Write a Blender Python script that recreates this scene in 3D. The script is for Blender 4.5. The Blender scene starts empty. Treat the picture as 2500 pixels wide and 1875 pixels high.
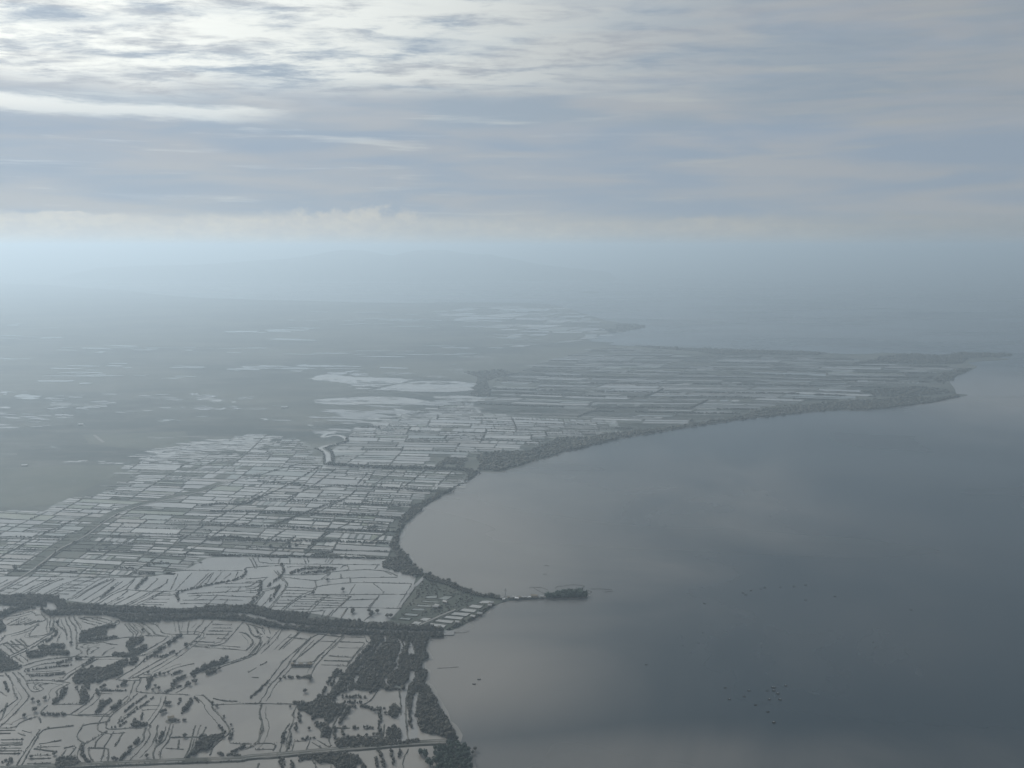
import bpy, math, random
import numpy as np

# ------------------------------------------------------------------ camera, sky, sun, exposure
H = 600.0                       # camera height over the water, metres
FPX, CX, CY, HOR = 2165.0, 1250.0, 937.5, 603.0
PITCH = math.atan((CY - HOR) / FPX)
SC = bpy.context.scene
COL = SC.collection
cam_d = bpy.data.cameras.new('camera'); cam = bpy.data.objects.new('camera', cam_d); COL.objects.link(cam)
cam_d.sensor_width = 36.0; cam_d.lens = 36.0 * FPX / 2500.0
cam_d.clip_start = 1.0; cam_d.clip_end = 400000.0
cam.location = (0, 0, H); cam.rotation_euler = (math.pi / 2 - PITCH, 0, 0)
SC.camera = cam

SUN_AZ, SUN_EL = math.radians(-45), math.radians(31)      # azimuth from +Y towards +X
SUN_STRENGTH, SKY_STRENGTH = 3.2, 0.07
HAZE_DENSITY, HAZE_G, HAZE_COL = 1.75e-4, 0.42, (0.695, 0.855, 0.985)
SC.view_settings.view_transform = 'Standard'; SC.view_settings.look = 'None'
SC.view_settings.exposure = 0.0; SC.view_settings.gamma = 1.0; SC.view_settings.use_curve_mapping = False
SC.cycles.use_denoising = True
SC.cycles.volume_bounces = 0
SC.cycles.max_bounces = 5
SC.cycles.use_adaptive_sampling = False

sdir = (math.sin(SUN_AZ) * math.cos(SUN_EL), math.cos(SUN_AZ) * math.cos(SUN_EL), math.sin(SUN_EL))
sun_d = bpy.data.lights.new('sun', 'SUN'); sun = bpy.data.objects.new('sun', sun_d); COL.objects.link(sun)
sun_d.energy = SUN_STRENGTH; sun_d.angle = math.radians(10); sun_d.color = (1.0, 0.975, 0.94)
sun.rotation_euler = (math.pi / 2 - SUN_EL, 0, math.pi - SUN_AZ)
sun.location = (0, 0, 3000)

class NT:
    """tiny helper for node maths"""
    def __init__(s, tree): s.t = tree
    def n(s, typ, **kw):
        nd = s.t.nodes.new(typ)
        for k, v in kw.items(): setattr(nd, k, v)
        return nd
    def link(s, a, b): s.t.links.new(a, b)
    def put(s, sock, v):
        if isinstance(v, bpy.types.NodeSocket): s.link(v, sock)
        else: sock.default_value = v
    def m(s, op, a, b=None, c=None, clamp=False):
        nd = s.n('ShaderNodeMath', operation=op, use_clamp=clamp)
        s.put(nd.inputs[0], a)
        if b is not None: s.put(nd.inputs[1], b)
        if c is not None: s.put(nd.inputs[2], c)
        return nd.outputs[0]
    def vm(s, op, a, b=None):
        nd = s.n('ShaderNodeVectorMath', operation=op); s.put(nd.inputs[0], a)
        if b is not None: s.put(nd.inputs[1], b)
        return nd
    def ss(s, x, lo, hi, a=0.0, b=1.0):
        nd = s.n('ShaderNodeMapRange', interpolation_type='SMOOTHSTEP')
        s.put(nd.inputs[0], x); s.put(nd.inputs[1], lo); s.put(nd.inputs[2], hi); s.put(nd.inputs[3], a); s.put(nd.inputs[4], b)
        return nd.outputs[0]
    def xyz(s, x, y, z):
        nd = s.n('ShaderNodeCombineXYZ'); s.put(nd.inputs[0], x); s.put(nd.inputs[1], y); s.put(nd.inputs[2], z); return nd.outputs[0]
    def sep(s, v):
        nd = s.n('ShaderNodeSeparateXYZ'); s.put(nd.inputs[0], v); return nd.outputs
    def noise(s, v, scale, detail=5, rough=0.55, dist=0.0):
        nd = s.n('ShaderNodeTexNoise'); s.put(nd.inputs['Vector'], v); s.put(nd.inputs['Scale'], scale)
        nd.inputs['Detail'].default_value = detail; nd.inputs['Roughness'].default_value = rough; nd.inputs['Distortion'].default_value = dist
        return nd.outputs[0]
    def mix(s, f, a, b):
        nd = s.n('ShaderNodeMix', data_type='RGBA'); s.put(nd.inputs[0], f)
        for k, v in ((6, a), (7, b)):
            s.put(nd.inputs[k], v if isinstance(v, bpy.types.NodeSocket) else (v[0], v[1], v[2], 1.0))
        return nd.outputs[2]
    def scale(s, colr, f):
        nd = s.vm('SCALE', colr); s.put(nd.inputs[3], f); return nd.outputs[0]

# ---- the sky: a veiled daylight sky with cloud decks, everywhere the same kind of cloud, brighter towards the sun
world = bpy.data.worlds.new('World'); SC.world = world; world.use_nodes = True
wt = world.node_tree; wt.nodes.clear(); W = NT(wt)
tc = W.n('ShaderNodeTexCoord'); D = W.vm('NORMALIZE', tc.outputs['Generated']).outputs[0]
dx, dy, dz = W.sep(D)
el = W.m('MULTIPLY', W.m('ARCSINE', dz), 57.2958)
az = W.m('MULTIPLY', W.m('ARCTAN2', dx, dy), 57.2958)
zc = W.m('ADD', W.m('MAXIMUM', dz, 0.0), 0.055)
P = W.xyz(W.m('DIVIDE', dx, zc), W.m('DIVIDE', dy, zc), 0.0)
cosg = W.m('MAXIMUM', W.vm('DOT_PRODUCT', D, sdir).outputs['Value'], 0.0)
glow = W.m('POWER', cosg, 2.6)
glow2 = W.m('POWER', cosg, 12.0)
sky = W.n('ShaderNodeTexSky', sky_type='NISHITA'); sky.sun_disc = False
sky.sun_elevation = SUN_EL; sky.sun_rotation = SUN_AZ; sky.altitude = 600; sky.air_density = 1.0; sky.dust_density = 0.6
blue = W.scale(sky.outputs[0], SKY_STRENGTH)
AE = W.xyz(W.m('MULTIPLY', az, 0.055), W.m('MULTIPLY', el, 0.42), 0.0)
soft = W.noise(AE, 1.6, 4, 0.5, 0.4)                       # broad grey and blue-grey veils
soft = W.ss(soft, 0.36, 0.66)
broad = W.noise(W.xyz(W.m('MULTIPLY', az, 0.04), W.m('MULTIPLY', el, 0.16), 3.7), 1.0, 3, 0.5)
k = W.m('ADD', W.m('MULTIPLY', glow, 0.40), 0.62)
veil = W.mix(soft, (0.44, 0.52, 0.61), (0.57, 0.595, 0.625))
veil = W.scale(veil, k)
base = W.mix(0.86, blue, veil)
# high broken deck, seen as thin bands low down and as torn sheets higher up
n1 = W.noise(W.vm('MULTIPLY', P, (1.0, 1.7, 1.0)).outputs[0], 3.4, 10, 0.64, 0.25)
n1b = W.noise(W.vm('MULTIPLY', P, (0.5, 0.8, 1.0)).outputs[0], 0.7, 3, 0.5)
deck_edge = W.ss(W.m('ADD', el, W.m('MULTIPLY', W.m('SUBTRACT', broad, 0.5), 5.0)), 8.6, 10.4)
cover = W.ss(W.m('ADD', n1, W.m('MULTIPLY', W.m('SUBTRACT', n1b, 0.5), 0.6)), 0.30, 0.58)
sunside = W.m('ADD', W.m('MULTIPLY', W.ss(glow, 0.12, 0.55), 0.86), 0.14)
deck = W.m('MULTIPLY', W.m('MULTIPLY', cover, deck_edge), sunside)
bright = W.scale(W.mix(glow2, (0.86, 0.90, 0.88), (1.0, 0.97, 0.86)), W.m('ADD', W.m('MULTIPLY', glow, 1.0), 0.40))
c1 = W.mix(deck, base, bright)
# one long bright bar of cloud under the deck on the sunny side
bn = W.noise(W.xyz(W.m('MULTIPLY', az, 0.16), W.m('MULTIPLY', el, 1.1), 1.3), 1.0, 8, 0.66)
barc = W.m('ABSOLUTE', W.m('ADD', W.m('SUBTRACT', el, 7.75), W.m('MULTIPLY', W.m('SUBTRACT', bn, 0.5), 1.5)))
bar = W.m('MULTIPLY', W.ss(barc, 0.62, 0.12), W.ss(W.m('ADD', az, W.m('MULTIPLY', bn, 9.0)), -8.5, -13.5))
c2 = W.mix(W.m('MULTIPLY', bar, 0.72), c1, bright)
# blue-grey shaded layer low in the sky, over the far bank
lay = W.m('MULTIPLY', W.ss(el, 8.2, 6.4), W.ss(el, 1.0, 2.4))
c2 = W.mix(W.m('MULTIPLY', lay, W.m('ADD', 0.38, W.m('MULTIPLY', broad, 0.5))), c2, W.scale(W.mix(soft, (0.40, 0.50, 0.63), (0.50, 0.55, 0.61)), W.m('ADD', W.m('MULTIPLY', glow, 0.20), 0.70)))
# thin pale streaks in the middle sky
sn = W.noise(W.xyz(W.m('MULTIPLY', az, 0.10), W.m('MULTIPLY', el, 1.5), 6.2), 1.0, 7, 0.6, 0.3)
streak = W.m('MULTIPLY', W.ss(sn, 0.54, 0.72), 0.42)
c2 = W.mix(streak, c2, W.scale(bright, 0.92))
dn = W.noise(W.xyz(W.m('MULTIPLY', az, 0.07), W.m('MULTIPLY', el, 0.62), 2.4), 1.0, 5, 0.55, 0.3)
c2 = W.mix(W.m('MULTIPLY', W.ss(dn, 0.50, 0.72), 0.40), c2, W.scale(W.mix(0.5, (0.38, 0.50, 0.66), veil), 0.86))
# far cloud bank resting on the horizon, with billowing tops here and there
bt = W.noise(W.xyz(W.m('MULTIPLY', az, 0.62), W.m('MULTIPLY', el, 0.9), 8.1), 1.0, 9, 0.62)
heap = W.ss(W.m('ABSOLUTE', W.m('ADD', az, 9.6)), 6.2, 1.2)
tops = W.m('MULTIPLY', W.m('MAXIMUM', W.m('SUBTRACT', bt, 0.40), 0.0), W.m('ADD', W.m('MULTIPLY', heap, 3.0), 0.8))
wob = W.noise(W.xyz(W.m('MULTIPLY', az, 0.085), W.m('MULTIPLY', el, 0.2), 4.4), 1.0, 4, 0.55)
edge = W.ss(W.noise(W.xyz(W.m('MULTIPLY', az, 0.06), 0.0, 9.9), 1.0, 2, 0.5), 0.35, 0.65, 0.12, 1.3)
bank = W.ss(W.m('SUBTRACT', W.m('ADD', W.m('ADD', 1.35, W.m('MULTIPLY', wob, 1.1)), tops), el), W.m('MULTIPLY', edge, -0.5), edge)
bank = W.m('MULTIPLY', bank, W.m('MULTIPLY', W.ss(az, 27.0, 4.0, 0.30, 0.95), W.ss(wob, 0.30, 0.60, 0.62, 1.0)))
lump = W.noise(W.xyz(W.m('MULTIPLY', az, 0.9), W.m('MULTIPLY', el, 1.6), 5.5), 1.0, 6, 0.62)
bankc = W.scale(W.mix(W.ss(lump, 0.36, 0.66), (0.80, 0.82, 0.81), (0.92, 0.91, 0.84)), W.m('ADD', W.m("MULTIPLY", glow, 0.48), 0.455))
c3 = W.mix(bank, c2, bankc)
bg = W.n('ShaderNodeBackground'); W.link(c3, bg.inputs[0]); bg.inputs[1].default_value = 1.0
wo = W.n('ShaderNodeOutputWorld'); W.link(bg.outputs[0], wo.inputs[0])

# ------------------------------------------------------------------ helpers
rng = np.random.default_rng(7); random.seed(7)
def G(px, py):
    """photograph pixel -> point of the ground plane"""
    a, b = px - CX, CY - py
    y = FPX * math.cos(PITCH) + b * math.sin(PITCH); z = -FPX * math.sin(PITCH) + b * math.cos(PITCH)
    t = H / -z
    return (a * t, y * t)
CROPS = {'A': (0, 1400, 3.456), 'B': (600, 1400, 3.456), 'C': (0, 1050, 3.456), 'D': (600, 1050, 3.456), 'E': (900, 1350, 3.687),
         'F': (0, 700, 2.765), 'H': (700, 700, 2.765), 'I': (1400, 700, 2.011), 'J': (1700, 1550, 5.53), 'K': (1000, 1550, 3.687),
         'L': (1700, 1400, 2.765), 'S': (0, 0, 1.0)}
def px(c, pts):
    ox, oy, s = CROPS[c]
    return [(ox + x / s, oy + y / s) for x, y in pts]
def gp(c, pts): return np.array([G(x, y) for x, y in px(c, pts)])
def g1(c, x, y): return gp(c, [(x, y)])[0]

def inside(poly, pts):
    """even-odd test, vectorised"""
    x, y = pts[:, 0], pts[:, 1]; res = np.zeros(len(pts), bool)
    x0, y0 = poly[:, 0], poly[:, 1]; x1, y1 = np.roll(x0, -1), np.roll(y0, -1)
    for i in range(len(poly)):
        c = (y0[i] > y) != (y1[i] > y)
        if c.any():
            xi = (x1[i] - x0[i]) * (y - y0[i]) / (y1[i] - y0[i] + 1e-12) + x0[i]
            res ^= c & (x < xi)
    return res
def dist_line(line, pts):
    d = np.full(len(pts), 1e9)
    for a, b in zip(line[:-1], line[1:]):
        ab = b - a; t = np.clip(((pts - a) @ ab) / (ab @ ab + 1e-9), 0, 1)
        d = np.minimum(d, np.hypot(*(pts - a - t[:, None] * ab).T))
    return d
def resample(line, step):
    out = [line[0]]
    for a, b in zip(line[:-1], line[1:]):
        n = max(1, int(round(np.hypot(*(b - a)) / step)))
        for i in range(1, n + 1): out.append(a + (b - a) * i / n)
    return np.array(out)
def smooth(line, it=2):
    line = np.array(line)
    for _ in range(it):
        if len(line) < 3: break
        q = [line[0]]
        for a, b in zip(line[:-1], line[1:]): q += [a * .75 + b * .25, a * .25 + b * .75]
        q.append(line[-1]); line = np.array(q)
    return line

def mesh_from(name, V, F, mat, shade=False):
    me = bpy.data.meshes.new(name)
    V = np.asarray(V, np.float32)
    if isinstance(F, np.ndarray):
        n, kk = F.shape
        me.vertices.add(len(V)); me.vertices.foreach_set('co', V.ravel())
        me.loops.add(n * kk); me.loops.foreach_set('vertex_index', F.astype(np.int32).ravel())
        me.polygons.add(n); me.polygons.foreach_set('loop_start', np.arange(0, n * kk, kk, dtype=np.int32))
        try: me.polygons.foreach_set('loop_total', np.full(n, kk, np.int32))
        except Exception: pass
        me.update(calc_edges=True); me.validate()
    else:
        me.from_pydata([tuple(map(float, v)) for v in V], [], F); me.update()
    if shade: me.shade_smooth()
    if mat: me.materials.append(mat)
    return me
def add(name, me, parent=None, loc=(0, 0, 0), rz=0.0, sc=1.0, **tags):
    o = bpy.data.objects.new(name, me); COL.objects.link(o)
    o.location = loc; o.rotation_euler = (0, 0, rz)
    o.scale = (sc, sc, sc) if not isinstance(sc, tuple) else sc
    if parent: o.parent = parent
    for kk, v in tags.items():
        if v is not None: o[kk] = v
    return o

# ------------------------------------------------------------------ materials
def material(name, rough=0.9, spec=0.3):
    m = bpy.data.materials.new(name); m.use_nodes = True
    T = NT(m.node_tree); p = m.node_tree.nodes['Principled BSDF']
    p.inputs['Roughness'].default_value = rough; p.inputs['Specular IOR Level'].default_value = spec
    return m, T, p
def pos(T): return T.n('ShaderNodeNewGeometry').outputs['Position']
def two_tone(name, a, b, scale, rough=0.9, detail=5, lo=0.35, hi=0.65, spec=0.25, bump=0.0):
    m, T, p = material(name, rough, spec)
    n = T.noise(pos(T), scale, detail, 0.6)
    T.link(T.mix(T.ss(n, lo, hi), a, b), p.inputs['Base Color'])
    if bump:
        bn_ = T.n('ShaderNodeBump'); bn_.inputs['Distance'].default_value = bump; T.link(T.noise(pos(T), scale * 6, 4), bn_.inputs['Height']); T.link(bn_.outputs[0], p.inputs['Normal'])
    return m
M_FOL = two_tone('mangrove_leaves', (0.034, 0.036, 0.029), (0.086, 0.080, 0.060), 0.055, 0.75, lo=.28, hi=.75)
M_FOL2 = two_tone('dark_leaves', (0.018, 0.036, 0.028), (0.040, 0.062, 0.042), 0.12, 0.75, lo=.3, hi=.7)
M_BARK = two_tone('bark', (0.06, 0.05, 0.04), (0.12, 0.10, 0.08), 2.0)
M_DIKE = two_tone('dike_grass_and_mud', (0.048, 0.051, 0.041), (0.135, 0.125, 0.105), 0.03, lo=.42, hi=.72)
M_TRACK = two_tone('pale_dirt_track', (0.17, 0.165, 0.155), (0.24, 0.235, 0.22), 0.05)
M_MUD = two_tone('grassy_flat', (0.045, 0.056, 0.044), (0.085, 0.088, 0.070), 0.012, lo=.35, hi=.7)
M_FIELD = two_tone('rice_field', (0.066, 0.078, 0.062), (0.092, 0.100, 0.080), 0.006)
M_THATCH = two_tone('thatch', (0.16, 0.13, 0.09), (0.26, 0.22, 0.16), 1.0)
M_TIN = two_tone('weathered_tin_roof', (0.28, 0.28, 0.27), (0.40, 0.39, 0.37), 0.8, 0.5)
M_WALLS = two_tone('hut_wall', (0.20, 0.17, 0.13), (0.32, 0.28, 0.22), 1.0)
M_WOOD = two_tone('dark_wood', (0.03, 0.026, 0.022), (0.07, 0.06, 0.05), 1.5)
M_BAMBOO = two_tone('bamboo', (0.07, 0.06, 0.045), (0.12, 0.10, 0.07), 1.0)
M_ROOFW = two_tone('white_metal_roof', (0.55, 0.55, 0.54), (0.68, 0.68, 0.66), 0.2, 0.35)
M_STEEL = two_tone('grey_steel', (0.18, 0.18, 0.18), (0.28, 0.28, 0.28), 1.0, 0.6)
M_MOUNT = two_tone('mountain_forest', (0.035, 0.05, 0.035), (0.07, 0.08, 0.05), 0.002)

def land_material():
    m, T, p = material('delta_land', 0.95, 0.15)
    q = pos(T)
    big = T.noise(T.vm('MULTIPLY', q, (0.0011, 0.0016, 0.0)).outputs[0], 1.0, 6, 0.55, 0.3)
    fld = T.noise(T.vm('MULTIPLY', q, (0.0035, 0.010, 0.0)).outputs[0], 1.0, 8, 0.66)
    c = T.mix(T.ss(big, .40, .62), (0.052, 0.062, 0.058), (0.105, 0.112, 0.096))
    c = T.mix(T.m('MULTIPLY', T.ss(fld, .45, .7), 0.6), c, (0.17, 0.17, 0.15))
    T.link(c, p.inputs['Base Color']); return m
M_LAND = land_material()

def water_material(name, a, b, rough, scale, tint=0.0):
    m, T, p = material(name, rough, 0.5)
    q = pos(T)
    n = T.noise(q, scale, 6, 0.6, 0.5)
    lowf = T.noise(q, scale * 0.22, 4, 0.55, 0.4)
    c = T.mix(T.ss(n, .34, .68), a, b)
    c = T.mix(T.m('MULTIPLY', T.ss(lowf, .50, .72), 0.55), c, (a[0] * .80, a[1] * .84, a[2] * .86))      # silt and algae
    T.link(T.mix(T.m('MULTIPLY', T.ss(lowf, .46, .28), 0.45), c, (b[0] * 1.14, b[1] * 1.10, b[2] * 1.04)), p.inputs['Base Color'])
    p.inputs['IOR'].default_value = 1.333
    n2 = T.noise(T.vm('MULTIPLY', q, (0.5, 1.2, 1)).outputs[0], scale * 0.8, 5, 0.55, 0.5)             # wind on the water
    T.link(T.ss(n2, .35, .65, rough * .7, rough * 1.3), p.inputs['Roughness'])
    return m
M_POND = [water_material('pond_water', (0.175, 0.172, 0.165), (0.212, 0.208, 0.20), 0.16, 0.012),
          water_material('pond_water_green', (0.135, 0.150, 0.140), (0.175, 0.182, 0.165), 0.14, 0.012),
          water_material('pond_water_brown', (0.188, 0.176, 0.160), (0.222, 0.208, 0.186), 0.18, 0.012),
          water_material('pond_water_pale', (0.255, 0.255, 0.242), (0.315, 0.312, 0.295), 0.20, 0.012),
          water_material('algae_pond', (0.105, 0.118, 0.080), (0.15, 0.155, 0.105), 0.20, 0.012),
          water_material('silvery_pond', (0.205, 0.205, 0.198), (0.255, 0.252, 0.24), 0.14, 0.010)]
def sea_material():
    m, T, p = material('sea_water', 0.22, 0.5)
    p.inputs['IOR'].default_value = 1.333
    q = pos(T)
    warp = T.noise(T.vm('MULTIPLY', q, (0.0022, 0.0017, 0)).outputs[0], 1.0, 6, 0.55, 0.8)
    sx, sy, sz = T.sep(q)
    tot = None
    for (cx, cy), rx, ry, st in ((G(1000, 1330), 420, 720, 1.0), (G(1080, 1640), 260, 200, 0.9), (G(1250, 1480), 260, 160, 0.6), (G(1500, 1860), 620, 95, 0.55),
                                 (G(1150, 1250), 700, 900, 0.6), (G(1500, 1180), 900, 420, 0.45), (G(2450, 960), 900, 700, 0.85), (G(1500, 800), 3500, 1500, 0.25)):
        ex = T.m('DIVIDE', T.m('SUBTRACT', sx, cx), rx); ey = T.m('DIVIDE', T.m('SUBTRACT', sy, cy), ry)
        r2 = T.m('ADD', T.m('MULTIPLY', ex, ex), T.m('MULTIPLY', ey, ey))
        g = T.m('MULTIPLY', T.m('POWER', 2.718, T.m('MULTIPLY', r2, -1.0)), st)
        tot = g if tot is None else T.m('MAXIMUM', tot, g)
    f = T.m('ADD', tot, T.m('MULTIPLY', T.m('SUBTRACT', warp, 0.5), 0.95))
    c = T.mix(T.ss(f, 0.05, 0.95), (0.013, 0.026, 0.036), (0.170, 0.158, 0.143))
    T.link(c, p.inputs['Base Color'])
    rn = T.noise(T.vm('MULTIPLY', q, (0.0008, 0.0016, 0)).outputs[0], 1.0, 3, 0.5, 0.5)
    T.link(T.ss(rn, .35, .65, 0.20, 0.30), p.inputs['Roughness'])
    return m
M_SEA = sea_material()

M_TIDE = two_tone('wet_tidal_mud', (0.125, 0.118, 0.106), (0.155, 0.147, 0.132), 0.02, 0.3, spec=0.5)
# ------------------------------------------------------------------ sea and land
Z_LAND, Z_POND = 0.5, 0.8
add('sea', mesh_from('sea', [(-80000, -20000, 0), (80000, -20000, 0), (80000, 85000, 0), (-80000, 85000, 0)], [(0, 1, 2, 3)], M_SEA), kind='structure')

from mathutils.geometry import tessellate_polygon
from mathutils import Vector
def sheet(name, poly, z, mat, **tags):
    tri = tessellate_polygon([[Vector((x, y, 0)) for x, y in poly]])
    n = len(poly); fs = []
    for a, b, c in tri:
        cr = (poly[b][0] - poly[a][0]) * (poly[c][1] - poly[a][1]) - (poly[b][1] - poly[a][1]) * (poly[c][0] - poly[a][0])
        if abs(cr) < 1e-9: continue
        fs.append((a, b, c) if cr > 0 else (a, c, b))
    tags.setdefault('kind', 'structure')
    return add(name, mesh_from(name, [(x, y, z) for x, y in poly], fs, mat), **tags)
def rough_edge(poly, step, amp, seed=1):
    r = np.random.default_rng(seed)
    q = resample(np.vstack([poly, poly[:1]]), step)[:-1]
    return q + r.normal(0, amp, q.shape)

coast = []
coast += px('B', [(1960, 2600), (1925, 1800), (1910, 1642), (1900, 1590), (1885, 1520), (1840, 1462), (1775, 1440), (1775, 1370), (1730, 1290), (1690, 1230), (1660, 1170), (1610, 1090), (1580, 1030), (1535, 960), (1500, 920),
                  (1525, 880), (1530, 820), (1470, 810), (1490, 740), (1545, 712), (1510, 640), (1540, 570), (1525, 547), (1672, 538), (1672, 520), (1560, 512), (1250, 502), (1250, 492), (1560, 500), (1690, 495)])
coast += px('E', [(700, 715), (760, 690), (850, 650), (960, 590), (1060, 530), (1120, 480), (1180, 455), (1250, 435), (1340, 425), (1440, 422), (1540, 412), (1600, 412), (1700, 407), (1850, 402), (1950, 397), (1975, 380), (1960, 365), (1870, 368), (1780, 375),
                  (1640, 388), (1590, 400), (1540, 402), (1480, 402), (1300, 408), (1240, 410), (1180, 405), (1100, 395), (1010, 383), (900, 350), (830, 320), (760, 295), (720, 275), (640, 245), (570, 220), (520, 195)])
coast += px('D', [(1470, 1185), (1400, 1125), (1385, 1080), (1310, 1020), (1290, 975), (1290, 915), (1310, 865), (1345, 805), (1390, 755), (1440, 715), (1470, 685), (1490, 655), (1560, 615), (1620, 580), (1700, 535), (1800, 475), (1850, 445), (1920, 405), (1955, 375), (1955, 355), (2160, 353)])
coast += px('I', [(-130, 840), (0, 798), (200, 750), (400, 715), (600, 685), (800, 655), (1000, 632), (1200, 612), (1300, 606), (1430, 608), (1600, 590), (1750, 570), (1900, 540), (1940, 531), (1880, 526), (1870, 500), (1845, 465), (1880, 440), (1970, 402), (1985, 392), (1930, 374),
                  (2000, 366), (2130, 360), (2150, 354), (2060, 350), (2165, 336), (2100, 327), (1900, 322), (1830, 336), (1700, 331), (1620, 329), (1520, 324), (1440, 331), (1330, 331), (1250, 326), (1100, 317), (900, 313), (600, 304), (400, 296), (230, 288), (170, 283), (200, 274), (90, 269),
                  (75, 261), (120, 244), (180, 229), (260, 216), (345, 201), (350, 196), (330, 189), (250, 181), (160, 166), (80, 141), (0, 119)])
coast += px('H', [(2000, 186), (1940, 156), (1850, 131), (1700, 113), (1400, 106), (1100, 106), (800, 109), (500, 106), (200, 96), (0, 91)])
coast += px('F', [(1700, 86), (1400, 78), (1200, 64), (1050, 50), (850, 25)])
coast += [(200, 703), (90, 694), (-60, 690), (-900, 692), (-2600, 720), (-2600, 1300), (-1600, 2400), (-1600, 2600)]
land_poly = np.array([G(x, y) for x, y in coast])
land_poly = rough_edge(land_poly, 14.0, 1.3, 3) if False else land_poly
sheet('land', land_poly, Z_LAND, M_LAND)
# wet tidal mud and shallows along the shore
nshore = next(i for i, q in enumerate(coast) if abs(q[0] - (1400 + 1940 / 2.011)) < 1) + 1
shore = resample(land_poly[1:nshore], 16.0)
d_ = np.gradient(shore, axis=0); d_ /= np.hypot(*d_.T)[:, None] + 1e-9; nr_ = np.stack([d_[:, 1], -d_[:, 0]], 1)
sw = 2.5 + 3.0 * np.abs(np.sin(np.arange(len(shore)) * .11) + .6 * np.sin(np.arange(len(shore)) * .037 + 1)) + rng.uniform(0, 2.5, len(shore))
Vs_ = np.vstack([np.column_stack([shore - nr_ * 3, rng.uniform(.10, .22, len(shore))]), np.column_stack([shore + nr_ * sw[:, None], rng.uniform(-.06, .02, len(shore))])]); n_ = len(shore)
add('tidal_mud', mesh_from('tidal_mud', Vs_, [(i, n_ + i, n_ + i + 1, i + 1) for i in range(n_ - 1)], M_TIDE), kind='structure')

def islet(label, c, pts, z=3.0):
    p = gp(c, pts); add('island', mesh_from('island', [(x, y, z) for x, y in p] + [(x, y, -1) for x, y in p], [tuple(range(len(p)))[::-1]] + [(i, (i + 1) % len(p), len(p) + (i + 1) % len(p), len(p) + i) for i in range(len(p))], M_MOUNT), kind='structure', label=label)
islet('low dark strip of island before the mountains', 'S', [(1150, 681), (1240, 677), (1330, 679), (1400, 682), (1320, 685), (1220, 685)], 12)
islet('tiny low islet in the far strait', 'S', [(1420, 714), (1442, 712), (1463, 714), (1442, 716)], 6)

# mountains across the water
def mountains():
    skyl = [(250, 652), (330, 648), (420, 646), (500, 644), (565, 640), (620, 635), (680, 632), (740, 626), (790, 617), (835, 610), (870, 609), (905, 612), (940, 619), (965, 623), (990, 616), (1020, 610), (1060, 609), (1090, 609), (1115, 614), (1140, 617), (1170, 620), (1195, 619), (1225, 626), (1260, 632), (1300, 641), (1350, 648), (1420, 655), (1480, 661)]
    yb = G(1250, 684)[1]; Yr = yb + 2000
    xs = np.linspace(250, 1480, 160); top = np.interp(xs, [s[0] for s in skyl], [s[1] for s in skyl])
    ny = 44; V = []; F = []
    def n2(x, y): return math.sin(x * .0011 + 1.3 * math.sin(y * .0017)) * .5 + math.sin(x * .0027 + y * .0021 + 2) * .3 + math.sin(x * .0061 - y * .0043) * .2
    for j in range(ny):
        t = j / (ny - 1); Y = yb + t * 4000
        for i, xp in enumerate(xs):
            X = (xp - CX) / FPX * Yr * math.cos(PITCH) / 1.0
            X = (xp - CX) / FPX * Yr
            hh = max(0.0, (665 - top[i]) / FPX * Yr * 1.02 - 12 * 0)
            hz = H - (top[i] - HOR) / FPX * Yr
            prof = max(0.0, 1 - abs(t * 2 - 1) ** 1.35)
            z = max(0, hz) * prof * (1 + .30 * n2(X, Y) * (1 - prof) * 1.6) + 30 * n2(X * 3, Y * 3) * prof * (1 - prof) * 2
            V.append((X, Y + 260 * n2(X * .6, 0), max(-0.8, z - 4)))
    w = len(xs)
    for j in range(ny - 1):
        for i in range(w - 1): F.append((j * w + i, j * w + i + 1, (j + 1) * w + i + 1, (j + 1) * w + i))
    add('mountains', mesh_from('mountains', V, F, M_MOUNT, True), kind='structure', label='blue hazy mountain range with two humps across the strait')
mountains()

field_poly = gp('C', [(-900, 700), (-900, 330), (0, 335), (500, 300), (1030, 300), (1040, 370), (820, 460), (640, 540), (520, 610), (380, 640), (0, 655)])
sheet('field', field_poly, Z_LAND + .12, M_FIELD)
sheet('field', gp('F', [(560, 1000), (1250, 980), (1300, 1060), (1200, 1090), (830, 1090), (600, 1060)]), Z_LAND + .12, M_FIELD)

# ------------------------------------------------------------------ flooded land south of the river
A_poly = np.array([G(x, y) for x, y in [(-1300, 1440), (-300, 1470), (0, 1482), (150, 1492), (300, 1508), (450, 1512), (600, 1518), (700, 1532), (880, 1545), (1000, 1552), (1030, 1562), (1025, 1690), (1045, 1720), (1075, 1770), (1105, 1812), (1135, 1850), (1138, 1920), (1150, 2500), (-1300, 2500)]])
sheet('flooded_pond', A_poly, Z_POND, M_POND[2])

DIKE_H = 1.3
def ribbon(line, w, z0, h, jit=0.22, wtop=0.45, r=rng):
    """ridge with sloping sides along a ground line"""
    d = np.gradient(line, axis=0); d /= (np.hypot(*d.T)[:, None] + 1e-9); nrm = np.stack([-d[:, 1], d[:, 0]], 1)
    n = len(line); ww = w * (1 + r.normal(0, jit, n)); hh = h * (1 + r.normal(0, jit * .8, n))
    rows = []
    for s, zz in ((-.5, 0), (-.5 * wtop, 1), (.5 * wtop, 1), (.5, 0)):
        rows.append(np.column_stack([line + nrm * (s * ww)[:, None], z0 + zz * hh]))
    V = np.stack(rows, 1).reshape(-1, 3); F = []
    for i in range(n - 1):
        for k_ in range(3): F.append((i * 4 + k_, i * 4 + k_ + 1, i * 4 + k_ + 5, i * 4 + k_ + 4))
    F += [(0, 1, 2, 3), (n * 4 - 1, n * 4 - 2, n * 4 - 3, n * 4 - 4)]
    F = [tuple(reversed(f)) for f in F]
    return V, F
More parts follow.
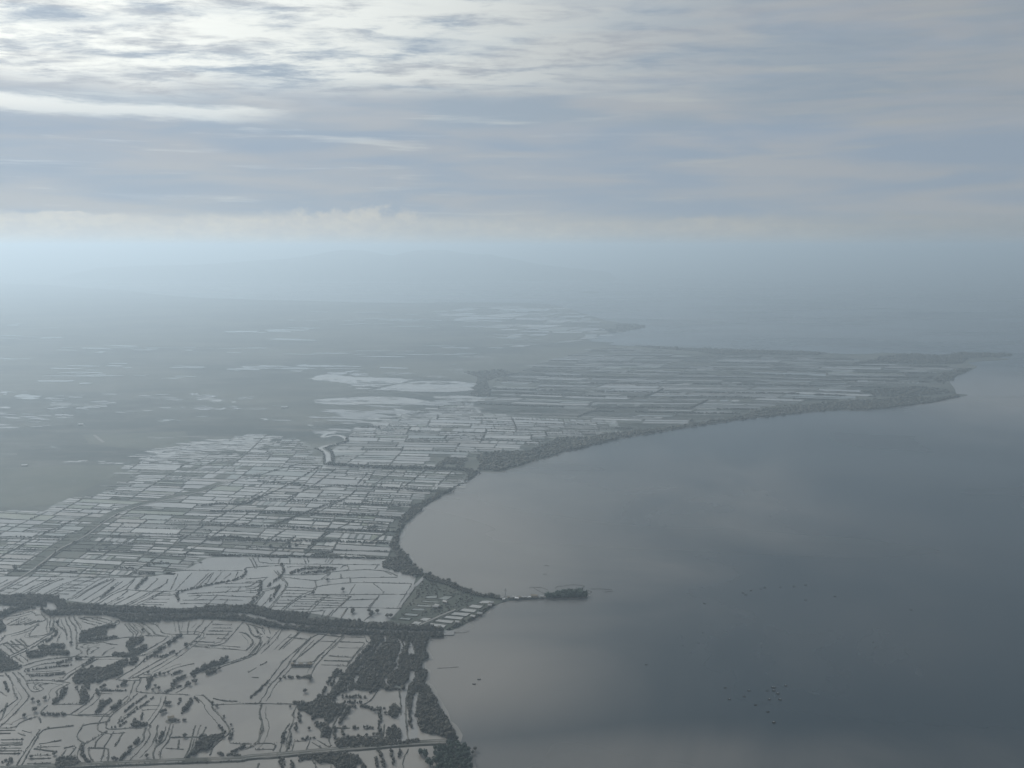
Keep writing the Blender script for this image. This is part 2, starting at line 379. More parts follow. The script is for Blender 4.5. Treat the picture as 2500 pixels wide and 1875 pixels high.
def dike(line, w=2.6, h=DIKE_H, mat=None, name='dike', z0=0.3, step=7.0, **tags):
    line = resample(smooth(line, 1), step)
    line[1:-1] += rng.normal(0, .35, line[1:-1].shape) if len(line) > 2 else 0
    V, F = ribbon(line, w, z0, h)
    tags.setdefault('kind', 'structure')
    return add(name, mesh_from(name, V, F, mat or M_DIKE), **tags)

# ------------------------------------------------------------------ foliage prototypes
def icos(sub):
    t = (1 + 5 ** .5) / 2
    V = [(-1, t, 0), (1, t, 0), (-1, -t, 0), (1, -t, 0), (0, -1, t), (0, 1, t), (0, -1, -t), (0, 1, -t), (t, 0, -1), (t, 0, 1), (-t, 0, -1), (-t, 0, 1)]
    F = [(0, 11, 5), (0, 5, 1), (0, 1, 7), (0, 7, 10), (0, 10, 11), (1, 5, 9), (5, 11, 4), (11, 10, 2), (10, 7, 6), (7, 1, 8), (3, 9, 4), (3, 4, 2), (3, 2, 6), (3, 6, 8), (3, 8, 9), (4, 9, 5), (2, 4, 11), (6, 2, 10), (8, 6, 7), (9, 8, 1)]
    V = [np.array(v) / np.linalg.norm(v) for v in V]
    for _ in range(sub):
        mid = {}; F2 = []
        def mp(a, b):
            kk = (min(a, b), max(a, b))
            if kk not in mid:
                p = V[a] + V[b]; V.append(p / np.linalg.norm(p)); mid[kk] = len(V) - 1
            return mid[kk]
        for a, b, c in F:
            ab, bc, ca = mp(a, b), mp(b, c), mp(c, a); F2 += [(a, ab, ca), (b, bc, ab), (c, ca, bc), (ab, bc, ca)]
        F = F2
    return np.array(V), np.array(F)
I0, I1 = icos(0), icos(1)
def crown_proto(seed, leaves, core=True, sub=0):
    """uneven core plus many small leaf-sized faces, unit radius, base at z = 0, top near z = 2"""
    r = np.random.default_rng(seed); Vs, Fs, o = [], [], 0
    V, F = (I1 if sub else I0)
    if core:
        v = V * (0.74 + r.normal(0, .16, (len(V), 1))); v = v * (1, 1, 1.0) + (0, 0, 0.95)
        Vs.append(v); Fs.append(F); o += len(v)
    for _ in range(leaves):
        d = r.normal(0, 1, 3); d[2] = d[2] * .8 + .25; d /= np.linalg.norm(d)
        c = d * r.uniform(.55, 1.08) + (0, 0, .98); s = r.uniform(.16, .34)
        a = r.normal(0, 1, (3, 3)); a = a / np.linalg.norm(a, axis=1)[:, None] * s + c
        Vs.append(a); Fs.append(np.array([[o, o + 1, o + 2]])); o += 3
    return np.vstack(Vs), np.vstack(Fs)
NEAR = [crown_proto(10 + i, 46, True, 1) for i in range(5)]
MIDC = [crown_proto(20 + i, 12, True, 0) for i in range(5)]
FARC = [crown_proto(30 + i, 0, True, 0) for i in range(5)]
def bake(pts, rad, hgt, z0, protos, r):
    Vs, Fs, o = [], [], 0
    which = r.integers(0, len(protos), len(pts))
    for kk, (PV, PF) in enumerate(protos):
        ix = np.where(which == kk)[0]
        if not len(ix): continue
        a = r.uniform(0, 6.283, len(ix)); c, s = np.cos(a), np.sin(a)
        X = (PV[None, :, 0] * c[:, None] - PV[None, :, 1] * s[:, None]) * rad[ix, None] + pts[ix, 0, None]
        Y = (PV[None, :, 0] * s[:, None] + PV[None, :, 1] * c[:, None]) * rad[ix, None] + pts[ix, 1, None]
        Z = PV[None, :, 2] * (hgt[ix, None] / 2) + z0
        V = np.stack([X, Y, Z], -1).reshape(-1, 3)
        F = (PF[None] + (np.arange(len(ix)) * len(PV))[:, None, None]).reshape(-1, 3) + o
        Vs.append(V); Fs.append(F); o += len(V)
    return np.vstack(Vs), np.vstack(Fs)
def scatter(poly, sp, holes=(), chans=(), r=rng):
    lo, hi = poly.min(0), poly.max(0)
    gx, gy = np.meshgrid(np.arange(lo[0], hi[0], sp), np.arange(lo[1], hi[1], sp))
    p = np.column_stack([gx.ravel(), gy.ravel()]) + r.uniform(-.48, .48, (gx.size, 2)) * sp
    keep = inside(poly, p)
    for hpoly in holes: keep &= ~inside(hpoly, p)
    for ln, w in chans: keep &= dist_line(ln, p) > w / 2
    return p[keep]
WOODS = []            # polygons of all woods, kept clear of ponds
TRI = [0]
def wood(label, c, pts, size=2.6, hgt=4.6, sp=None, protos=None, holes=(), chans=(), name='mangrove_wood', mat=None, dens=1.0, z0=0.4):
    poly = gp(c, pts); WOODS.append(poly)
    sp = sp or size * 1.45
    p = scatter(poly, sp, holes, chans)
    if dens < 1: p = p[rng.uniform(0, 1, len(p)) < dens]
    if len(p) < 2: p = poly[:3] * .5 + poly.mean(0) * .5
    sz_ = rng.lognormal(0, .28, len(p)).clip(.5, 1.9); rad = size * sz_; hg = hgt * sz_ ** .7 * rng.uniform(.75, 1.2, len(p))
    V, F = bake(p, rad, hg, z0, protos or NEAR, rng); TRI[0] += len(F)
    return add(name, mesh_from(name, V, F, mat or M_FOL), kind='stuff', label=label, category='trees')
def row(label, c, pts, w=4.0, size=1.8, hgt=3.6, protos=None, name='tree_row', mat=None, gap=0.12, z0=0.6):
    ln = smooth(gp(c, pts), 1); q = resample(ln, size * 1.05)
    q = np.repeat(q, max(1, int(round(w / (size * 1.9)))), 0)
    q = q + rng.normal(0, w * .24, q.shape)
    q = q[rng.uniform(0, 1, len(q)) > gap]
    if len(q) < 1: q = ln[:1]
    rad = size * rng.uniform(.6, 1.35, len(q)); hg = hgt * rng.uniform(.55, 1.3, len(q))
    V, F = bake(q, rad, hg, z0, protos or NEAR, rng); TRI[0] += len(F)
    return add(name, mesh_from(name, V, F, mat or M_FOL), kind='stuff', label=label, category='trees')
# ------------------------------------------------------------------ river and mangrove belts
river_ln = np.vstack([gp('A', [(-1600, 300), (-400, 300), (0, 300), (160, 285), (340, 285), (420, 320), (560, 320), (760, 320), (1000, 345), (1300, 355), (1700, 350), (1960, 345), (2090, 355)]), gp('B', [(60, 362), (200, 400), (330, 438), (480, 450), (700, 467), (1000, 482), (1250, 497), (1560, 506), (1760, 505)])])
def flat_ribbon(name, ln, w, z, mat, **tags):
    ln = resample(smooth(ln, 2), 12.0)
    d = np.gradient(ln, axis=0); d /= np.hypot(*d.T)[:, None] + 1e-9; nr = np.stack([-d[:, 1], d[:, 0]], 1)
    ww = (w if np.ndim(w) else np.full(len(ln), w))[:, None] / 2
    L, R_ = ln + nr * ww, ln - nr * ww
    V = [(x, y, z) for x, y in L] + [(x, y, z) for x, y in R_]; n = len(ln)
    F = [(n + i, n + i + 1, i + 1, i) for i in range(n - 1)]
    tags.setdefault('kind', 'structure')
    return add(name, mesh_from(name, V, F, mat), **tags)
flat_ribbon('river', river_ln, 16.0, Z_POND + .25, M_POND[0])
riverchan = (resample(smooth(river_ln, 2), 10.0), 9.0)

hole_r = [gp('A', [(385, 250), (430, 247), (470, 265), (495, 300), (460, 312), (400, 300)]), gp('A', [(640, 305), (690, 288), (680, 312)])]
sheet('fish_pond', gp('A', [(380, 245), (430, 243), (475, 262), (500, 300), (460, 316), (395, 302)]), Z_POND + .4, M_POND[0])
nb = gp('B', [(-640, 350)])
wood('dark mangrove belt along the whole north bank of the winding river', 'A',
     [(-1500, 230), (-500, 210), (0, 205), (150, 195), (330, 190), (400, 195), (480, 215), (540, 245), (580, 275), (660, 275), (800, 280), (1000, 295), (1200, 300), (1400, 315), (1560, 320), (1700, 310), (1760, 290), (1850, 285), (2050, 285),
      (2074, 285), (2134, 280), (2174, 290), (2254, 310), (2304, 330), (2374, 345), (2504, 345), (2604, 347), (2584, 375), (2584, 400), (2674, 400), (2874, 410), (3034, 415), (3074, 430), (3224, 435), (3274, 425), (3334, 450), (3474, 455), (3674, 465), (3764, 495),
      (3634, 500), (3324, 490), (3074, 475), (2774, 460), (2554, 440), (2474, 425), (2404, 425), (2294, 390), (2174, 365), (2094, 345), (1960, 340), (1700, 350), (1300, 355), (1000, 345), (760, 322), (560, 320), (420, 320), (340, 285), (160, 285), (0, 262), (-1500, 300)], size=2.3, hgt=5.6, sp=3.1, holes=hole_r, chans=[riverchan])
wood('dark mangrove belt along the south bank of the winding river', 'A',
     [(-1500, 300), (0, 345), (90, 315), (200, 290), (340, 285), (420, 322), (560, 322), (760, 324), (1000, 347), (1300, 357), (1700, 352), (1960, 345), (2074, 385), (2174, 400), (2274, 420), (2384, 455), (2474, 452), (2574, 460), (2774, 475), (3074, 490), (3324, 502), (3634, 512), (3744, 520), (3744, 540), (3614, 545), (3374, 545), (3174, 525),
      (2924, 520), (2774, 510), (2634, 500), (2454, 480), (2354, 470), (2174, 435), (2100, 415), (2000, 395), (1700, 385), (1500, 400), (1300, 410), (1150, 415), (1020, 405), (990, 375), (900, 355), (700, 350), (520, 355), (400, 355), (370, 330), (340, 302), (250, 300), (170, 318), (90, 345), (20, 370), (-1500, 480)], size=2.3, hgt=5.6, sp=3.1, holes=hole_r, chans=[riverchan])

# ------------------------------------------------------------------ coast wood of the southern delta
chan = lambda pts, w: (resample(smooth(gp('B', pts), 1), 6.0), w)
CH = [chan([(1280, 560), (1320, 610), (1310, 660), (1275, 740), (1285, 800), (1190, 880), (1180, 920), (1200, 955)], 5.0),
      chan([(1180, 540), (1170, 590)], 5), chan([(1140, 590), (1090, 680), (1060, 720), (1000, 770), (950, 830)], 5), chan([(1100, 600), (1060, 650), (990, 700), (950, 740)], 4.5),
      chan([(1330, 580), (1350, 620)], 4.5), chan([(1410, 840), (1400, 900), (1360, 960), (1330, 1080), (1320, 1180), (1340, 1300), (1350, 1430)], 9.5),
      chan([(1440, 1020), (1420, 1080), (1410, 1200), (1430, 1290), (1410, 1430)], 8.0), chan([(940, 870), (920, 930)], 6), chan([(890, 890), (850, 980)], 4.5),
      chan([(1010, 560), (1060, 600), (960, 670), (870, 790), (800, 850), (740, 960), (670, 1040)], 5)]
for ln, w in CH[:9]:
    flat_ribbon('channel', ln, w + 1.0, Z_POND + .06, M_POND[0])
pond_h = gp('B', [(1380, 580), (1405, 590), (1430, 690), (1368, 697), (1365, 640)])
pond_h2 = gp('B', [(1255, 948), (1322, 948), (1312, 984), (1255, 972)])
sheet('fish_pond', pond_h, Z_POND + .06, M_POND[0]); sheet('fish_pond', pond_h2, Z_POND + .06, M_POND[1])
wood('broad mangrove wood on the coast south of the river mouth', 'B',
     [(1050, 530), (1300, 545), (1540, 550), (1510, 640), (1545, 712), (1490, 740), (1470, 810), (1530, 820), (1525, 880), (1500, 920), (1535, 960), (1610, 1090), (1660, 1170), (1730, 1290), (1780, 1370), (1700, 1400), (1600, 1370), (1470, 1340), (1440, 1200), (1430, 1050), (1350, 980), (1300, 990), (1200, 990), (1140, 970),
      (1040, 1030), (1030, 990), (900, 990), (850, 1000), (790, 1010), (740, 1090), (660, 1040), (700, 980), (780, 870), (800, 830), (870, 800), (960, 670), (1060, 580)], size=2.0, hgt=4.2, sp=2.8, holes=[pond_h, pond_h2], chans=CH)
W2 = [('mangrove thicket beside the hooked canal north of the road', 'B', [(390, 1090), (500, 1095), (560, 1090), (590, 1050), (660, 1040), (740, 1100), (830, 1110), (800, 1200), (750, 1210), (720, 1260), (690, 1290), (720, 1330), (700, 1400), (640, 1380), (650, 1310), (590, 1290), (580, 1270), (670, 1275), (665, 1215), (600, 1220), (560, 1240), (560, 1200), (480, 1170), (450, 1170), (430, 1120)]),
      ('square mangrove clump just above the road near the coast', 'B', [(1180, 1400), (1200, 1310), (1240, 1300), (1300, 1320), (1310, 1410)]),
      ('round mangrove clump beside the wide coastal channel', 'B', [(1195, 1200), (1220, 1130), (1250, 1100), (1290, 1140), (1290, 1215), (1240, 1220)]),
      ('long low thicket on the road embankment', 'B', [(770, 1400), (900, 1390), (1180, 1412), (1400, 1425), (1460, 1405), (1460, 1440), (1150, 1470), (780, 1482), (750, 1440)]),
      ('ragged thicket below the road at the bottom edge', 'B', [(450, 1550), (590, 1540), (740, 1530), (880, 1520), (940, 1560), (930, 1660), (780, 1660), (720, 1600), (600, 1610), (560, 1580), (450, 1590)]),
      ('narrow mangrove strip between two coastal channels', 'B', [(1375, 960), (1400, 930), (1430, 1010), (1400, 1090), (1395, 1200), (1400, 1310), (1380, 1310), (1365, 1150), (1360, 1050)]),
      ('oval clump standing in the pond beside the pond dikes', 'B', [(725, 860), (750, 815), (785, 820), (785, 860), (750, 890), (725, 885)]),
      ('dark trapezoid grove in the winding ponds south of the river', 'A', [(680, 500), (820, 468), (870, 530), (800, 535), (735, 555), (760, 562), (860, 552), (960, 540), (1000, 545), (860, 562), (670, 582)]),
      ('small grove ringing the round pond by the river', 'A', [(830, 462), (920, 440), (1000, 445), (960, 460), (890, 475), (905, 525), (875, 528)]),
      ('C-shaped grove around a little bay of pond water', 'A', [(1070, 590), (1110, 550), (1210, 545), (1215, 570), (1130, 620), (1120, 655), (1230, 615), (1240, 635), (1160, 690), (1080, 710), (930, 702), (960, 675), (1080, 680), (1090, 640), (1065, 620)]),
      ('upper of two flat bars of trees left of the C-shaped grove', 'A', [(300, 620), (550, 605), (545, 635), (330, 645)]),
      ('lower ragged bar of trees left of the C-shaped grove', 'A', [(230, 690), (270, 660), (400, 660), (560, 655), (600, 665), (570, 690), (420, 690), (330, 712), (240, 722)]),
      ('largest grove in the ponds, a long slanting dark mass', 'A', [(620, 890), (690, 820), (790, 800), (900, 800), (1000, 750), (1080, 730), (1085, 765), (1030, 800), (1030, 850), (900, 900), (830, 925), (760, 930), (760, 980), (720, 970), (700, 930), (640, 940), (610, 910)]),
      ('small clump at the tip of the largest grove', 'A', [(1090, 770), (1110, 720), (1170, 715), (1160, 750), (1110, 785)]),
      ('left arm of trees round the blunt square pond', 'A', [(510, 985), (580, 965), (550, 1030), (500, 1090), (440, 1110), (450, 1080), (510, 1050)]),
      ('right arm of trees round the blunt square pond', 'A', [(690, 950), (730, 1000), (750, 1060), (720, 1110), (660, 1105), (690, 1080), (675, 1020)]),
      ('long dark grove on the dike leading to the wide open pond', 'A', [(1610, 860), (1640, 820), (1790, 760), (1920, 735), (1900, 760), (1780, 800), (1680, 840), (1620, 872)]),
      ('little round clump at the end of the long dike grove', 'A', [(1850, 738), (1870, 720), (1920, 722), (1915, 744), (1860, 748)]),
      ('second clump below the long dike grove', 'A', [(1730, 860), (1780, 820), (1810, 800), (1822, 835), (1750, 864)]),
      ('spindle of trees beside the hut pond', 'A', [(1520, 1180), (1570, 1120), (1615, 1045), (1628, 1090), (1590, 1150), (1530, 1192)]),
      ('loose clump in the pond below the square pond', 'A', [(800, 1185), (835, 1130), (845, 1075), (880, 1100), (930, 1055), (950, 1080), (885, 1125), (850, 1175)]),
      ('slim clump right of the loose clump below the square pond', 'A', [(930, 1160), (980, 1108), (1020, 1080), (1028, 1100), (970, 1145)]),
      ('triangular grove on the dike corner above the lower ponds', 'A', [(1110, 1295), (1130, 1240), (1150, 1215), (1172, 1268), (1250, 1270), (1240, 1292), (1130, 1304)]),
      ('dark thicket where the canal meets the bottom road', 'A', [(1690, 1390), (1860, 1365), (1890, 1385), (1830, 1420), (1760, 1500), (1700, 1500), (1620, 1545), (1560, 1582), (1640, 1480)]),
      ('thicket at the bottom edge of the picture by the crooked dikes', 'A', [(470, 1600), (500, 1570), (600, 1550), (650, 1580), (670, 1625), (500, 1650), (450, 1650)]),
      ('small clump in the pond left of the diagonal canal', 'A', [(1125, 1445), (1150, 1398), (1182, 1400), (1170, 1445)]),
      ('wedge of trees entering from the left edge', 'A', [(-200, 640), (0, 665), (150, 775), (190, 790), (150, 808), (0, 838), (-200, 845)]),
      ('small patch of trees at the left edge below the river', 'A', [(-120, 390), (0, 400), (40, 440), (45, 475), (0, 512), (-120, 520)])]
for lb, c, pts in W2: wood(lb, c, pts, size=1.8, hgt=3.8, sp=2.6)

ROWS = [('A', [(1525, 530), (1450, 580), (1370, 640), (1280, 695), (1215, 745)], 4.5, 'straight slanting row of trees from the dike corner'),
        ('A', [(1290, 700), (1400, 710), (1460, 668)], 4.0, 'bent row of trees in the long pond'),
        ('A', [(1450, 945), (1490, 905), (1560, 880)], 4.5, 'short slanting row of trees below the long dike grove'),
        ('A', [(1560, 960), (1590, 920), (1640, 910)], 4.5, 'lowest short row of trees below the long dike grove'),
        ('A', [(1460, 860), (1490, 842), (1540, 838)], 4.0, 'short row of trees left of the long dike grove'),
        ('A', [(1240, 890), (1255, 940)], 3.0, 'tiny upright row left of the forked dikes'), ('A', [(1275, 880), (1270, 920), (1235, 985)], 3.5, 'curved row of bushes by the forked dikes'),
        ('A', [(1230, 1040), (1100, 1130), (1050, 1175)], 2.6, 'upper of the slanting bush rows below the fork'), ('A', [(1300, 1050), (1150, 1160), (1000, 1265)], 2.6, 'long middle slanting bush row below the fork'),
        ('A', [(1060, 1260), (1000, 1300), (940, 1310)], 3.0, 'bushes along the bottom of the slanting ponds'), ('A', [(1200, 1190), (1190, 1250)], 2.6, 'short bush row beside the triangular grove'),
        ('A', [(430, 480), (500, 500), (420, 560), (370, 590)], 3.5, 'bushes along the winding dike left of the trapezoid grove'),
        ('A', [(790, 720), (750, 750), (700, 790)], 4.0, 'slanting bush row above the largest grove'), ('A', [(480, 770), (560, 740), (690, 720)], 3.5, 'ragged hedge in the flat ponds left of the largest grove'),
        ('A', [(210, 830), (400, 800), (600, 780)], 2.6, 'long flat hedge left of the largest grove'), ('A', [(240, 870), (400, 868), (550, 850)], 2.4, 'lower flat hedge left of the largest grove'),
        ('A', [(350, 1192), (430, 1200), (550, 1196)], 3.6, 'thick hedge on the dike under the square pond'), ('A', [(40, 920), (70, 1010)], 3.0, 'upright hedge by the left canal'),
        ('A', [(820, 1000), (830, 1030)], 3.5, 'tiny bush pair right of the square pond'), ('A', [(860, 995), (1060, 995)], 2.2, 'straight flat hedge right of the square pond'),
        ('A', [(1000, 960), (1050, 940)], 3.5, 'bush pair under the canal bend'), ('A', [(1400, 1010), (1470, 975), (1530, 955)], 2.6, 'bush row on the dike of the fork pond'),
        ('A', [(1520, 1060), (1510, 1110)], 3.0, 'small upright row above the hut pond'), ('A', [(1640, 1050), (1680, 1090)], 2.6, 'small slanting row above the hut pond'),
        ('A', [(1380, 1350), (1330, 1430)], 3.5, 'bushes beside the lower canal'), ('A', [(1870, 1310), (1890, 1350)], 3.5, 'bush row left of the canal mouth by the road'), ('A', [(1965, 1350), (1930, 1410)], 4.0, 'bush row right of the canal mouth by the road'),
        ('A', [(690, 1480), (700, 1540), (740, 1610)], 4.0, 'bushes on the crooked dike at the bottom'), ('A', [(1110, 1480), (1060, 1540), (1010, 1590)], 3.5, 'bushes along the left bank of the diagonal canal'),
        ('A', [(1840, 1535), (2020, 1540)], 4.0, 'flat thicket along the road near the canal mouth'), ('A', [(2060, 1460), (2000, 1500), (1960, 1515)], 4.0, 'bushes round the pond corner by the road'),
        ('A', [(2110, 1060), (2212, 970)], 3.2, 'slanting bush row in the wide open pond'), ('A', [(20, 1600), (60, 1580), (110, 1585), (60, 1620)], 4.0, 'bushes in the bottom left corner'),
        ('B', [(310, 885), (400, 885)], 4.2, 'left of the two flat tree bars standing in the open pond'), ('B', [(435, 885), (525, 885)], 4.2, 'right of the two flat tree bars standing in the open pond'),
        ('B', [(200, 905), (120, 985), (40, 1055)], 3.2, 'slanting hedge on the dike in the open pond'), ('B', [(720, 890), (680, 960), (645, 1030)], 4.5, 'row of trees slanting down from the oval clump'),
        ('B', [(820, 1048), (1005, 1052)], 5.0, 'upper flat row of trees inside the coast ponds'), ('B', [(830, 1090), (980, 1098)], 4.5, 'middle flat row of trees inside the coast ponds'),
        ('B', [(880, 1128), (1000, 1132), (1100, 1155), (1170, 1140)], 5.0, 'long bottom row of trees inside the coast ponds'), ('B', [(890, 1310), (945, 1312)], 5.0, 'left of the two tree clumps in the square coast pond'), ('B', [(985, 1310), (1065, 1312)], 5.0, 'right of the two tree clumps in the square coast pond'),
        ('B', [(1135, 1150), (1125, 1300), (1140, 1400)], 3.5, 'upright hedge right of the square coast pond'), ('B', [(830, 1300), (810, 1370)], 5.0, 'short upright hedge left of the square coast pond'), ('B', [(750, 1310), (755, 1400)], 3.5, 'upright hedge along the hooked canal'),
        ('B', [(445, 1180), (460, 1260)], 4.0, 'upright hedge under the mangrove thicket'), ('B', [(430, 1280), (415, 1325)], 4.5, 'small clump left of the round pond'), ('B', [(490, 1400), (555, 1405)], 5.0, 'dark clump on the dike above the road'),
        ('B', [(330, 1340), (310, 1430)], 3.5, 'hedge along the narrow canal above the road'), ('B', [(385, 1380), (360, 1480)], 3.2, 'hedge on the other bank of the narrow canal'), ('B', [(790, 1280), (840, 1190), (880, 1130)], 3.5, 'bushes on the bank of the hooked canal'),
        ('B', [(300, 1560), (310, 1650)], 4.5, 'upright hedge below the road, leftmost'), ('B', [(385, 1600), (395, 1650)], 4.0, 'upright hedge below the road, second from left'), ('B', [(950, 1560), (1000, 1650)], 4.0, 'slanting hedge below the road in the middle'),
        ('B', [(1115, 1500), (1150, 1560), (1170, 1650)], 3.5, 'long hedge below the road beside the ditch'), ('B', [(1225, 1490), (1225, 1555)], 4.5, 'short dark hedge hanging under the road'), ('B', [(1305, 1500), (1285, 1555)], 4.5, 'short slanting hedge hanging under the road'),
        ('B', [(1245, 1570), (1245, 1615)], 4.0, 'small hedge at the bottom right of the ditch'), ('B', [(1100, 1560), (1108, 1650)], 3.5, 'hedge on the left side of the ditch'),
        ('B', [(390, 770), (550, 772)], 2.0, 'thin double hedge round the farm buildings'),
        ('B', [(940, 740), (925, 780), (880, 800)], 4.0, 'bushes at the upper edge of the coast wood')]
for c, pts, w, lb in ROWS: row(lb, c, pts, w=w, size=1.9 if w > 3.3 else 1.35, hgt=3.9 if w > 3.3 else 2.6)

